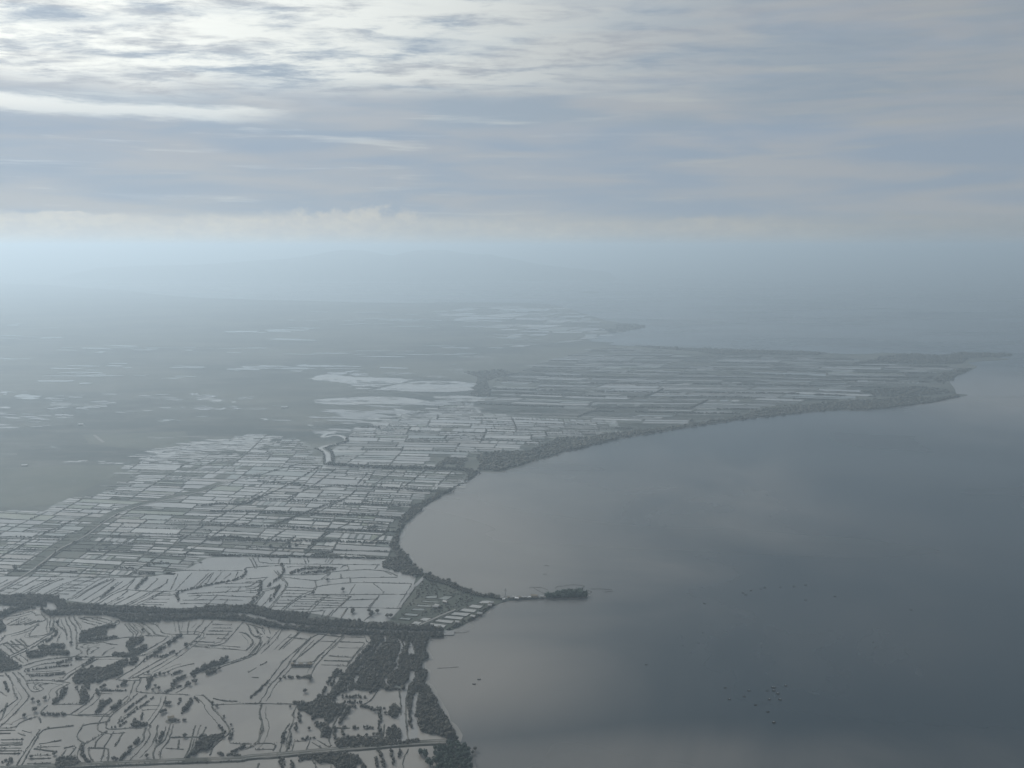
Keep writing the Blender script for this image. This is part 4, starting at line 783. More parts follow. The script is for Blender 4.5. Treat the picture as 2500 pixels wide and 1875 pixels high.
# the pond zones
t1 = gp('C', [(270, 1190), (990, 710)]); obl = math.atan2(*(t1[1] - t1[0])[::-1])
t2 = gp('D', [(0, 690), (1210, 745)]); hrz = math.atan2(*(t2[1] - t2[0])[::-1])
B_poly = np.vstack([gp('C', [(-1500, 1243), (-100, 1238), (220, 1238), (880, 1248), (1290, 1238), (1450, 1203), (1600, 1165), (1750, 1080)]), gp('D', [(0, 1068), (400, 1073), (800, 1082), (1275, 1080), (1250, 1025), (1205, 985), (1250, 920), (1280, 850), (1285, 780), (1310, 735), (1400, 645), (1500, 600), (1650, 520), (1740, 490), (1850, 430), (1875, 390), (1830, 345), (1300, 335), (760, 305), (650, 300), (580, 200), (480, 90)]),
                     gp('C', [(2212, 30), (1880, 85), (1600, 125), (1250, 225), (1100, 290), (1060, 320), (1070, 430), (870, 480), (900, 530), (560, 580), (400, 690), (0, 680), (-1500, 690)])])
DC = [[(-400, 1238), (-100, 1235), (220, 1235), (560, 1240), (880, 1245), (1150, 1245), (1290, 1235), (1450, 1200), (1560, 1185), (1800, 1190), (2050, 1190)],
      [(0, 1330), (110, 1275), (200, 1240)], [(0, 1370), (120, 1310), (250, 1245)], [(-60, 1330), (0, 1300), (60, 1270)], [(40, 1400), (180, 1330), (340, 1245)], [(150, 1395), (290, 1320), (430, 1260)], [(180, 1395), (320, 1325), (500, 1250)], [(220, 1395), (370, 1320), (530, 1255)], [(260, 1390), (440, 1290), (540, 1260)], [(370, 1390), (520, 1310), (680, 1250)], [(395, 1395), (540, 1320), (600, 1290)],
      [(440, 1395), (590, 1330), (700, 1290), (820, 1247)], [(470, 1360), (640, 1360)], [(460, 1385), (580, 1388)], [(520, 1335), (690, 1338)], [(560, 1310), (740, 1310)], [(620, 1275), (800, 1280)], [(570, 1435), (700, 1350), (800, 1285), (870, 1250)], [(600, 1430), (760, 1340), (910, 1265)], [(640, 1425), (780, 1335), (960, 1255)], [(700, 1440), (860, 1340), (970, 1265)], [(740, 1465), (870, 1390), (1000, 1290)],
      [(780, 1475), (900, 1400), (1060, 1320), (1150, 1245)], [(820, 1475), (960, 1385), (1070, 1345)], [(850, 1420), (1035, 1280)], [(880, 1480), (1000, 1420), (1080, 1360)], [(930, 1470), (1050, 1410)], [(1060, 1350), (1270, 1365), (1400, 1365)], [(1060, 1350), (1140, 1260)], [(1130, 1345), (1210, 1250)], [(1230, 1350), (1330, 1260)], [(960, 1480), (1190, 1360)],
      [(1040, 1490), (1270, 1370), (1400, 1300), (1420, 1260)], [(1060, 1495), (1290, 1375), (1410, 1290)], [(1100, 1495), (1380, 1365)], [(1150, 1495), (1380, 1370)], [(1480, 1355), (1620, 1210)], [(1610, 1350), (1680, 1290), (1760, 1210)], [(1650, 1345), (1790, 1210)], [(1740, 1305), (1800, 1205)], [(1790, 1300), (1870, 1205)], [(1890, 1260), (1950, 1210)], [(1980, 1260), (2010, 1200)], [(1440, 1350), (1500, 1220)],
      [(1400, 1365), (1480, 1360), (1620, 1350), (1740, 1315), (1890, 1290), (2050, 1255)], [(1580, 1385), (1800, 1375), (1990, 1365), (2170, 1355)], [(1590, 1405), (1800, 1395), (2110, 1415), (2190, 1400)], [(1550, 1440), (1800, 1435), (2050, 1440)], [(1520, 1470), (1700, 1465), (1950, 1480)], [(1430, 1515), (1700, 1500)], [(1640, 1430), (1700, 1400)], [(1760, 1470), (1830, 1400)], [(1870, 1485), (1920, 1440)], [(1900, 1375), (1950, 1340)], [(2000, 1370), (2030, 1320)],
      [(1810, 1330), (2212, 1325)], [(1900, 1300), (2212, 1290)], [(2140, 1340), (2212, 1300)], [(1300, 1400), (1460, 1395)], [(1330, 1385), (1440, 1380)], [(1280, 1430), (1430, 1430)], [(1220, 1455), (1410, 1460)], [(1200, 1475), (1380, 1480)], [(1190, 1495), (1330, 1500)], [(300, 1275), (460, 1275)], [(90, 1310), (190, 1312)], [(60, 1340), (150, 1342)], [(30, 1370), (100, 1372)]]
DD = [[(0, 1260), (90, 1255), (190, 1245)], [(0, 1285), (140, 1275)], [(0, 1330), (60, 1310), (110, 1270)], [(0, 1345), (80, 1340)], [(0, 1375), (95, 1375)], [(240, 1185), (270, 1225), (320, 1280), (345, 1290), (330, 1340), (250, 1440), (190, 1515)], [(265, 1190), (290, 1240), (350, 1285), (355, 1320), (280, 1420), (210, 1510)], [(180, 1245), (130, 1290), (125, 1350), (150, 1370), (300, 1320)], [(130, 1350), (210, 1340), (300, 1310)],
      [(150, 1370), (60, 1470), (20, 1500)], [(160, 1375), (100, 1450), (60, 1500)], [(220, 1390), (150, 1480), (110, 1500)], [(290, 1530), (400, 1440), (500, 1380), (590, 1350)], [(300, 1545), (430, 1430), (580, 1370)], [(345, 1330), (590, 1340)], [(335, 1355), (560, 1360)], [(320, 1380), (510, 1385)], [(300, 1410), (480, 1410)], [(280, 1440), (430, 1440)], [(255, 1465), (400, 1465)], [(230, 1490), (350, 1492)],
      [(590, 1350), (600, 1320), (580, 1275)], [(510, 1395), (700, 1395)], [(490, 1412), (680, 1415)], [(460, 1432), (640, 1435)], [(430, 1452), (620, 1455)], [(410, 1470), (590, 1472)], [(390, 1490), (570, 1492)], [(360, 1515), (540, 1518)], [(700, 1395), (600, 1470), (500, 1600)], [(660, 1410), (540, 1500), (490, 1590)], [(690, 1402), (870, 1405)], [(680, 1420), (850, 1425)], [(650, 1440), (820, 1445)], [(630, 1460), (810, 1465)], [(600, 1480), (790, 1485)],
      [(880, 1405), (780, 1500), (720, 1570)], [(890, 1405), (800, 1490)], [(570, 1505), (1000, 1500), (1320, 1510)], [(590, 1390), (870, 1392), (1100, 1390), (1350, 1390)], [(580, 1330), (680, 1310), (880, 1290), (1080, 1290), (1400, 1300)], [(870, 1390), (920, 1310), (925, 1300)], [(1080, 1300), (1130, 1340), (1165, 1370), (1150, 1390)], [(1130, 1400), (1050, 1500)], [(1110, 1410), (1040, 1495)], [(1340, 1400), (1280, 1500)], [(1390, 1300), (1400, 1310), (1340, 1400)], [(1440, 1320), (1300, 1510)],
      [(820, 1440), (1100, 1430)], [(290, 1240), (570, 1275), (650, 1265)], [(270, 1225), (640, 1225), (720, 1200), (900, 1185), (1040, 1180), (1200, 1195), (1280, 1235)], [(640, 1260), (700, 1215)], [(660, 1262), (715, 1215)], [(800, 1215), (805, 1250)], [(880, 1255), (885, 1290)], [(1180, 1200), (1230, 1225)], [(1210, 1200), (1265, 1230)], [(700, 1265), (880, 1250), (1280, 1245)], [(800, 1170), (820, 1150), (860, 1145), (870, 1180)], [(1090, 1175), (1110, 1145)],
      [(100, 1080), (120, 1130), (570, 1135), (1130, 1140)], [(200, 1080), (220, 1105)], [(290, 1085), (270, 1130)], [(370, 1090), (375, 1130)], [(490, 1090), (510, 1130)], [(520, 1085), (530, 1120)], [(750, 1085), (710, 1130)], [(690, 1085), (670, 1115)], [(710, 1088), (690, 1120)], [(60, 1080), (100, 1160), (90, 1170)], [(30, 1080), (80, 1170)], [(0, 1165), (200, 1150), (330, 1145)], [(350, 1160), (500, 1150), (780, 1165)],
      [(510, 1598), (680, 1585), (700, 1590)], [(530, 1540), (600, 1530), (660, 1525)], [(740, 1520), (690, 1580)], [(670, 1525), (640, 1575)], [(860, 1510), (800, 1600)], [(845, 1515), (820, 1560), (790, 1605)], [(1090, 1545), (1000, 1610)], [(1060, 1570), (1030, 1590)]]
B1 = np.vstack([gp('C', [(-1500, 1420), (-400, 1405), (0, 1395), (330, 1385), (560, 1440), (800, 1470), (1200, 1490), (1560, 1515), (1760, 1485), (2074, 1480)]), gp('D', [(120, 1485), (240, 1520), (430, 1530), (800, 1590), (1000, 1620), (1120, 1640)]), gp('E', [(190, 608), (285, 505), (395, 325), (425, 225)]), gp('D', [(1420, 1230), (1290, 1200), (1160, 1165), (1150, 1115), (1200, 1090), (1275, 1082), (800, 1082), (400, 1073), (0, 1068)]),
                gp('C', [(1750, 1080), (1600, 1165), (1450, 1203), (1290, 1238), (880, 1248), (220, 1238), (-100, 1238), (-1500, 1243)])])
sheet('flooded_pond', B1, Z_POND, M_POND[5])
for ln in DC: dike(gp('C', ln), w=rng.uniform(1.8, 3.2), h=1.0)
for ln in DD: dike(gp('D', ln), w=rng.uniform(1.8, 3.2), h=1.0)
scrub_on(DC, 'C', 0.35, 0.9, MIDC); scrub_on(DD, 'D', 0.3, 0.9, MIDC)
EX = [w for w in WOODS[-12:]] + [HEAD]
sheetB = None
def lpB(c, r):
    # scrubby, partly dry strip along the pale track; otherwise nearly all water
    d = dist_line(trackB, np.array([c]))[0]
    far = c[1] > 2350
    return (.6 if d < 30 else .05) + (.06 if far else 0)
trackB = resample(np.vstack([gp('C', [(-200, 1480), (270, 1190), (500, 1010), (720, 900), (880, 780), (990, 710), (1200, 640), (1500, 570), (1720, 520), (2000, 420), (2212, 360)])]), 20.0)
hb, nB = make_zone(B_poly, hrz, 112.0, 36.0, .40, 3.4, lpB, EX, 11, skew=obl, dike_obj=True, hedge=.55, warp=6.0)
hedges(hb, 'scattered scrub on the dikes north of the river', 1.5, 2.2, MIDC, .55)
flat_ribbon('track', trackB, 3.4, 1.9, M_TRACK)
for pts in ([(900, 760), (720, 905), (500, 1015), (280, 1190)],): pass
# grassy dry strip beside the track
flat_ribbon('grass_strip', trackB[8:-6] + np.array([-14, 10]), 26.0, Z_POND + .2, M_MUD)

BIG = [('C', [(-100, 930), (60, 850), (400, 690)]), ('C', [(0, 1075), (260, 930), (600, 770), (800, 700)]), ('C', [(740, 1020), (940, 880), (1040, 790)]), ('C', [(810, 1090), (1060, 950), (1140, 890)]), ('C', [(1070, 1235), (1330, 1075), (1600, 880), (1900, 700), (2212, 520)]), ('C', [(1560, 1050), (1800, 890), (2100, 700)]), ('C', [(-100, 900), (330, 910), (640, 905)]), ('C', [(930, 900), (1500, 905), (1800, 910)]),
       ('C', [(200, 1015), (560, 1020), (1000, 1030), (1500, 1055), (2000, 1065)]), ('C', [(860, 970), (1200, 965), (1380, 968)]), ('C', [(1400, 800), (1900, 810)]), ('C', [(-100, 1195), (270, 1195), (650, 1200)]), ('C', [(250, 1240), (480, 1030), (760, 900)]), ('C', [(270, 1200), (520, 1020), (900, 760), (1000, 715)]), ('D', [(0, 990), (300, 1000), (640, 1015), (1250, 1030)]), ('D', [(190, 1060), (290, 990), (420, 900)]), ('D', [(150, 970), (270, 880), (380, 820)]),
       ('D', [(500, 1050), (620, 930), (720, 860)]), ('D', [(0, 750), (400, 760), (1180, 790)]), ('D', [(560, 720), (860, 570), (940, 500)]), ('D', [(780, 830), (1000, 730)]), ('D', [(1060, 950), (1210, 850)]), ('D', [(940, 460), (1040, 350)]), ('D', [(1100, 450), (1260, 340)]), ('D', [(1350, 470), (1520, 340)]), ('D', [(1620, 470), (1740, 350)]), ('D', [(0, 420), (250, 340), (480, 280)]), ('D', [(80, 590), (330, 480), (620, 310)]), ('D', [(330, 590), (560, 480), (760, 330)])]
for c, pts in BIG: dike(gp(c, pts), w=3.8, h=1.4, step=10)
scrub_on([b for a, b in BIG if a == 'C'], 'C', .6, 1.7, MIDC); scrub_on([b for a, b in BIG if a == 'D'], 'D', .6, 1.7, MIDC)

# far straight river and its bend
rl2 = gp('D', [(1955, 365), (1850, 335), (1600, 325), (1300, 320), (1000, 312), (760, 295), (700, 290)])
row('straight dark tree belt on the far river, ending at the bay', 'D', [(1955, 362), (1850, 338), (1600, 328), (1300, 322), (1000, 315), (760, 295), (700, 290)], w=24, size=4.0, hgt=8, protos=MIDC, gap=.02)
flat_ribbon('river', np.vstack([gp('D', [(690, 290), (700, 240), (680, 190), (610, 155), (700, 130), (800, 115), (860, 90), (830, 60), (760, 40), (640, 70), (660, 40), (760, 10)])]), 14, Z_POND + .3, M_POND[3])
row('hedge on the left bank of the far river bend', 'D', [(665, 290), (665, 210), (640, 180), (590, 160)], w=6, size=2.8, hgt=5, protos=MIDC)
row('dark trees on the right bank of the far river bend', 'D', [(735, 285), (740, 210), (700, 165), (680, 150), (820, 110), (870, 95), (850, 70)], w=9, size=2.8, hgt=5, protos=MIDC)
# coast wood of the far peninsula
wood('wide dark mangrove wood behind the far beach', 'H', [(1300, 1240), (1450, 1245), (1900, 1110), (2212, 1035), (2212, 985), (2060, 1018), (1850, 1022), (1700, 1082), (1640, 1112), (1370, 1120), (1280, 1150), (1290, 1180)], size=5.5, hgt=6.5, sp=8.5, protos=FARC)
wood('long thin mangrove fringe on the near shore of the peninsula', 'I', [(0, 798), (200, 750), (400, 715), (600, 685), (800, 655), (1000, 632), (1200, 612), (1300, 604), (1430, 607), (1600, 590), (1750, 570), (1900, 540), (1890, 533), (1780, 548), (1650, 540), (1500, 555), (1300, 565), (1160, 578), (950, 597), (880, 617), (800, 642), (600, 670), (450, 695), (300, 705), (200, 722), (100, 742), (0, 755)], size=7, hgt=6.5, sp=10.5, protos=FARC)
wood('dark wood on the far tip of the peninsula', 'I', [(1500, 345), (1620, 331), (1700, 333), (1830, 338), (1900, 324), (2100, 328), (2165, 336), (2060, 348), (1930, 350), (1910, 378), (1780, 380), (1650, 378), (1520, 372), (1420, 378), (1360, 380), (1480, 362)], size=10, hgt=7, sp=15, protos=FARC)
wood('thin dark shore wood on the back of the peninsula', 'I', [(300, 290), (600, 304), (900, 313), (1100, 317), (1250, 326), (1220, 336), (1050, 335), (900, 330), (700, 336), (600, 318), (400, 303)], size=10, hgt=7, sp=15, protos=FARC)
wood('dark wood near the eastern point of the peninsula', 'I', [(1520, 500), (1700, 490), (1830, 505), (1880, 525), (1700, 535), (1600, 545), (1480, 535), (1420, 515)], size=9, hgt=6, sp=14, protos=FARC, dens=.8)
wood('dark wood on the eastern shore of the peninsula', 'I', [(1810, 470), (1850, 462), (1880, 440), (1960, 402), (1880, 405), (1800, 430), (1770, 460), (1850, 500)], size=9, hgt=6, sp=14, protos=FARC, dens=.8)
wood('dark headland wood far up the coast', 'I', [(190, 228), (260, 216), (345, 201), (350, 196), (330, 189), (250, 181), (200, 186), (230, 200), (150, 212)], size=16, hgt=8, sp=24, protos=FARC)
wood('small square wood by the gap in the pale lagoon', 'H', [(1238, 742), (1262, 690), (1290, 610), (1200, 580), (1440, 560), (1560, 590), (1400, 620), (1355, 640), (1378, 745)], size=8, hgt=5, sp=12, protos=FARC)
wood('dark square plantation with a pale pond beside the far river', 'H', [(1000, 1215), (1075, 1160), (1225, 1158), (1190, 1222), (1140, 1222), (1155, 1200), (1070, 1198), (1045, 1220)], size=4.5, hgt=5, sp=7, protos=MIDC)

C1a = gp('H', [(330, 1195), (600, 1210), (1000, 1215), (1290, 1150), (1370, 1118), (1640, 1108), (1700, 1078), (1850, 1015), (2060, 1012), (2212, 980), (2212, 905), (1600, 880), (1300, 850), (1250, 750), (900, 830), (640, 900), (430, 960), (330, 1060)])
C1 = np.vstack([gp('H', [(1250, 745), (1300, 845), (1600, 875), (2212, 900), (2212, 980)]), gp('I', [(100, 735), (300, 700), (450, 688), (600, 663), (800, 635), (880, 612), (950, 592), (1160, 572), (1300, 560), (1500, 548), (1480, 500), (1650, 480), (1800, 465), (1830, 430), (1900, 400), (1800, 385), (1500, 378), (1300, 345), (1000, 338), (700, 340), (500, 318), (250, 300), (150, 300), (0, 330)]), gp('H', [(1800, 480), (1600, 560), (1380, 640), (1380, 740)])])
EX2 = WOODS[-9:]
def lpC(c, r):
    v = math.sin(c[0] * .0031 + 1.1) * math.sin(c[1] * .0024 + .4) + .4 * math.sin(c[0] * .0083 + c[1] * .005)
    return .42 if v > .30 else .14
hc0, nC0 = make_zone(C1a, hrz + .02, 150.0, 46.0, .35, 4.6, .05, EX2, 15, warp=12.0, skew=obl, big=220, hedge=.4)
hedges(hc0, 'scrub lines on the dikes beyond the straight far river', 2.4, 3.0, MIDC, .8)
hc, nC = make_zone(C1, hrz + .03, 300.0, 46.0, .10, 12.0, lpC, EX2, 5, warp=18.0, skew=hrz + 1.25, big=220, hedge=.6)
hedges(hc, 'dark scrub lines on the dikes of the far peninsula', 5.0, 5.0, FARC, .9)
# far country beyond: pale ponds, lagoons and flooded fields among dark land
C3 = np.vstack([gp('H', [(1500, 420), (1800, 400), (2212, 330), (2120, 250), (1900, 160), (1700, 125), (1300, 130), (1000, 160), (1100, 220), (1300, 260), (1500, 300)])])
make_zone(C3, hrz + .02, 420.0, 300.0, .1, 26.0, .42, [], 9, warp=40.0, skew=hrz + 1.3, big=60)
LAG = [('H', [(580, 700), (700, 670), (860, 640), (1000, 635), (1160, 640), (1245, 655), (1262, 675), (1225, 710), (1000, 712), (800, 708)], 3), ('H', [(470, 690), (440, 660), (300, 640), (150, 628), (210, 600), (300, 590), (430, 610), (620, 615), (790, 620), (830, 640), (690, 660), (560, 695)], 3),
       ('H', [(270, 550), (460, 570), (600, 600), (480, 605), (330, 590), (200, 575)], 0), ('H', [(180, 765), (400, 750), (700, 740), (850, 755), (1000, 780), (820, 800), (600, 790), (420, 800), (200, 790)], 3), ('H', [(1000, 745), (1200, 735), (1340, 752), (1340, 778), (1150, 775)], 3),
       ('H', [(720, 820), (900, 850), (1060, 840), (1190, 800), (1280, 820), (1330, 860), (1280, 890), (1000, 900), (900, 920), (760, 880)], 0), ('H', [(270, 880), (400, 860), (460, 890), (620, 880), (800, 910), (640, 930), (500, 920)], 3), ('H', [(1150, 472), (1300, 468), (1400, 477), (1250, 482)], 3), ('H', [(1085, 560), (1190, 552), (1195, 566), (1095, 570)], 3),
       ('H', [(925, 605), (1060, 603), (1070, 613), (940, 615)], 3), ('H', [(640, 580), (780, 585), (860, 580), (870, 590), (700, 595)], 0), ('H', [(1410, 318), (1520, 312), (1640, 325), (1560, 335), (1420, 328)], 0), ('H', [(1180, 265), (1350, 262), (1480, 270), (1300, 278)], 0), ('H', [(1340, 335), (1410, 338), (1390, 346)], 0),
       ('F', [(1270, 715), (1310, 712), (1370, 738), (1300, 735)], 0), ('F', [(1340, 760), (1440, 748), (1560, 770), (1610, 785), (1500, 795), (1400, 805), (1380, 785)], 3), ('F', [(1580, 755), (1700, 742), (1710, 758), (1600, 765)], 0), ('F', [(620, 772), (800, 770), (790, 785), (760, 800), (660, 792)], 0), ('F', [(500, 808), (640, 810), (690, 825), (620, 835), (540, 825)], 0), ('F', [(350, 815), (450, 802), (455, 820), (380, 830)], 0),
       ('F', [(-200, 800), (0, 805), (110, 808), (160, 825), (270, 840), (270, 850), (100, 842), (-200, 830)], 0), ('F', [(60, 755), (200, 722), (400, 725), (300, 740), (420, 765), (300, 778), (160, 765)], 1), ('F', [(350, 862), (430, 855), (530, 872), (460, 890), (410, 880)], 0), ('F', [(-200, 930), (40, 930), (90, 955), (0, 965), (-200, 960)], 0), ('F', [(215, 945), (360, 935), (350, 945), (230, 952)], 0), ('F', [(550, 940), (650, 942), (600, 950)], 0), ('F', [(690, 932), (730, 936), (700, 941)], 0),
       ('F', [(980, 1015), (1060, 1020), (1200, 1012), (1445, 1013), (1400, 1021), (1200, 1019), (1020, 1026)], 3), ('F', [(1520, 1018), (1660, 1005), (1800, 1008), (1660, 1020)], 0), ('F', [(1250, 1105), (1330, 1072), (1420, 1075), (1480, 1060), (1500, 1100), (1420, 1115)], 0), ('F', [(410, 1185), (500, 1175), (640, 1175), (650, 1187), (480, 1188), (430, 1200)], 3), ('F', [(660, 1180), (780, 1182), (850, 1185), (830, 1198), (680, 1198)], 3),
       ('F', [(825, 1230), (835, 1210), (848, 1210), (840, 1232)], 3), ('F', [(-200, 1125), (0, 1125), (110, 1130), (120, 1142), (0, 1137), (-200, 1140)], 3), ('F', [(340, 1080), (370, 1075), (425, 1095), (380, 1100)], 1), ('F', [(160, 1082), (220, 1082), (200, 1090)], 1), ('F', [(1760, 880), (1800, 895), (1828, 925), (1815, 935), (1790, 905)], 3), ('F', [(1640, 825), (1760, 820), (1810, 826), (1720, 832)], 0), ('F', [(1820, 803), (1890, 800), (1880, 808)], 0), ('F', [(1500, 560), (1600, 555), (1640, 535), (1760, 545), (1650, 560), (1560, 572)], 1),
       ('F', [(1870, 565), (2000, 568), (2120, 560), (2020, 575)], 0), ('F', [(1360, 295), (1500, 285), (1680, 290), (1800, 285), (2120, 275), (1900, 310), (1700, 315), (1500, 310)], 1), ('F', [(640, 442), (700, 436), (780, 440), (700, 452)], 1), ('F', [(-200, 480), (80, 480), (280, 482), (60, 495), (-200, 492)], 1), ('F', [(240, 350), (400, 335), (420, 345), (300, 355)], 1), ('F', [(-200, 255), (60, 255), (160, 245), (100, 262), (-200, 266)], 1), ('F', [(110, 355), (150, 352), (140, 362)], 1),
       ('F', [(780, 550), (880, 545), (860, 558)], 1), ('F', [(900, 600), (1000, 592), (980, 606)], 1), ('F', [(1080, 620), (1260, 612), (1200, 626)], 1), ('F', [(840, 888), (890, 885), (870, 892)], 0), ('F', [(1000, 900), (1100, 890), (1240, 905), (1120, 912)], 1), ('F', [(590, 595), (700, 590), (740, 605), (640, 610)], 1), ('F', [(1320, 880), (1420, 870), (1400, 885)], 1), ('F', [(2080, 935), (2140, 910), (2145, 920), (2100, 945)], 3),
       ('H', [(130, 280), (180, 275), (180, 288), (60, 300)], 1), ('H', [(640, 225), (800, 215), (960, 225), (800, 236)], 1), ('H', [(980, 545), (1010, 545), (1000, 556)], 3), ('H', [(1130, 575), (1230, 580), (1240, 592), (1180, 596)], 3), ('H', [(1330, 515), (1380, 514), (1370, 524)], 3), ('H', [(1090, 522), (1160, 522), (1150, 530)], 1), ('C', [(580, 430), (780, 432), (700, 440)], 1), ('C', [(160, 490), (290, 485), (260, 495)], 1)]
def slivers(name, poly, mi, n, lmin, lmax, wmin, wmax, z=Z_POND + .25, mat=None, **tags):
    # a stretch of shallow flooded ground: many ragged strips of water
    r = np.random.default_rng(int(abs(poly[0, 0] * 7 + poly[0, 1])) % 99991); lo, hi = poly.min(0), poly.max(0); V, F = [], []; tries = 0; k_ = 0; last = None
    while k_ < n and tries < n * 30:
        tries += 1
        c = r.uniform(lo, hi) if last is None or r.uniform() < .28 else last + r.normal(0, 1, 2) * (lmax * .9, wmax * 1.3)
        if not inside(poly, c[None])[0]: continue
        last = c
        L_, w = r.uniform(lmin, lmax), r.uniform(wmin, wmax); a = hrz + r.normal(0, .06); t = np.linspace(0, 2 * math.pi, 15)[:-1]
        sq = np.sign(np.cos(t)) * np.abs(np.cos(t)) ** .5 * L_ / 2 * (1 + r.normal(0, .12, 14)), np.sign(np.sin(t)) * np.abs(np.sin(t)) ** .6 * w / 2 * (1 + r.normal(0, .22, 14)) + r.normal(0, w * .08, 14)
        q = np.column_stack([c[0] + sq[0] * math.cos(a) - sq[1] * math.sin(a), c[1] + sq[0] * math.sin(a) + sq[1] * math.cos(a)])
        o = len(V); V += [(x, y, z + k_ * .012) for x, y in q]; F.append(tuple(range(o, o + 14))); k_ += 1
    if F:
        tags.setdefault('kind', 'structure'); add(name, mesh_from(name, V, F, mat or M_POND[mi]), **tags)
for c, pts in (('H', LAG[0][1]), ('H', LAG[1][1]), ('H', LAG[3][1]), ('H', LAG[4][1]), ('H', LAG[5][1]), ('C', [(1250, 235), (1420, 180), (1600, 130), (1880, 90), (2212, 40), (2330, 55), (2212, 150), (1950, 235), (1700, 260), (1500, 290), (1280, 325), (1150, 300)])):
    q = gp(c, pts); step = max(6.0, np.hypot(*(q.max(0) - q.min(0))) / 40)
    q = resample(smooth(np.vstack([q, q[:1]]), 1), step)[:-1]; q = q + rng.normal(0, 1, q.shape) * step * np.array([.35, .18])
    sheet('lagoon', q, Z_POND + .1, M_POND[3])
    ex_ = q.max(0) - q.min(0); slivers('mud_bank', q, 0, 34, ex_[0] * .03, ex_[0] * .16, ex_[1] * .008, ex_[1] * .03, z=Z_POND + 1.2, mat=M_MUD)
for c, pts, mi in LAG:
    p = gp(c, pts); ext = p.max(0) - p.min(0); area = .5 * abs(np.sum(p[:, 0] * np.roll(p[:, 1], -1) - np.roll(p[:, 0], -1) * p[:, 1]))
    L_ = max(12, ext[0] * .30); w = max(6, min(ext[1] * .16, L_ * .5))
    slivers('lagoon', p, mi, int(np.clip(area / (L_ * w) * 1.0, 3, 36)), L_ * .35, L_ * 1.2, w * .4, w * 1.2)
slivers('flooded_field', gp('F', [(-200, 1110), (-200, 700), (1250, 690), (1800, 830), (2000, 900), (1700, 990), (1000, 1000), (300, 1110)]), 0, 90, 15, 80, 6, 20, kind='stuff', label='small flooded patches scattered over the dark western plain', category='ponds')
slivers('flooded_field', gp('F', [(-200, 700), (-200, 240), (1000, 250), (2212, 300), (2212, 560), (1300, 680)]), 1, 60, 40, 220, 12, 45, kind='stuff', label='faint far flooded patches on the hazy plain', category='ponds')
slivers('flooded_field', gp('H', [(0, 560), (0, 140), (900, 130), (1700, 130), (2000, 220), (1500, 430), (1200, 600), (700, 600)]), 1, 80, 40, 260, 12, 50, kind='stuff', label='faint far flooded patches behind the pale lagoon', category='ponds')
slivers('flooded_field', gp('H', [(60, 920), (300, 830), (900, 780), (1250, 745), (900, 840), (500, 940), (300, 1010)]), 0, 50, 30, 150, 10, 30, kind='stuff', label='ragged flooded strips between the far river and the pale lagoon', category='ponds')
slivers('flooded_field', gp('C', [(1100, 230), (1600, 110), (2212, 20), (2212, 110), (1700, 200), (1250, 330)]), 3, 110, 20, 80, 6, 16, z=Z_POND + .5, kind='stuff', label='bright ragged shallows at the upper edge of the pond country', category='ponds')
flat_ribbon('road', gp('F', [(636, 1003), (698, 1052)]), 9, Z_LAND + .5, M_TRACK)
# ------------------------------------------------------------------ single trees
def trunk_mesh(seed):
    r = np.random.default_rng(seed); V, F = [], []
    def limb(p, q, r0, r1):
        o = len(V); p, q = np.array(p), np.array(q); ax = q - p; ax = ax / np.linalg.norm(ax)
        s = np.cross(ax, (1, .3, .1)); s /= np.linalg.norm(s); t = np.cross(ax, s)
        for c, rr in ((p, r0), (q, r1)):
            for k_ in range(6): V.append(c + rr * (s * math.cos(k_ * 1.047) + t * math.sin(k_ * 1.047)))
        for k_ in range(6): F.append((o + k_, o + (k_ + 1) % 6, o + 6 + (k_ + 1) % 6, o + 6 + k_))
    limb((0, 0, -.3), (.1, .05, 1.6), .22, .15)
    for _ in range(4):
        a = r.uniform(0, 6.28); limb((.1, .05, r.uniform(.9, 1.5)), (math.cos(a) * 1.2, math.sin(a) * 1.2, r.uniform(2.0, 3.2)), .11, .04)
    for _ in range(4):
        a = r.uniform(0, 6.28); limb((math.cos(a) * .7, math.sin(a) * .7, -.3), (.03, .02, .8), .05, .07)
    return mesh_from('trunk', V, F, M_BARK)
TRUNKS = [trunk_mesh(i) for i in range(3)]
CROWNS = []
for i in range(6):
    V, F = crown_proto(60 + i, 190, True, 1)
    V = V * (2.5, 2.5, 1.9) + (0, 0, .8)
    CROWNS.append((mesh_from('crown', V, F, M_FOL), mesh_from('crown', V, F, M_FOL2)))
def tree(p, label, group, s=1.0, tall=1.0, dark=0, z=.6):
    e = add('mangrove_tree', None, loc=(p[0], p[1], z), rz=rng.uniform(0, 6.28), sc=(s, s, s * tall), label=label, category='tree', group=group)
    add('trunk', random.choice(TRUNKS), parent=e); add('crown', random.choice(CROWNS)[dark], parent=e)
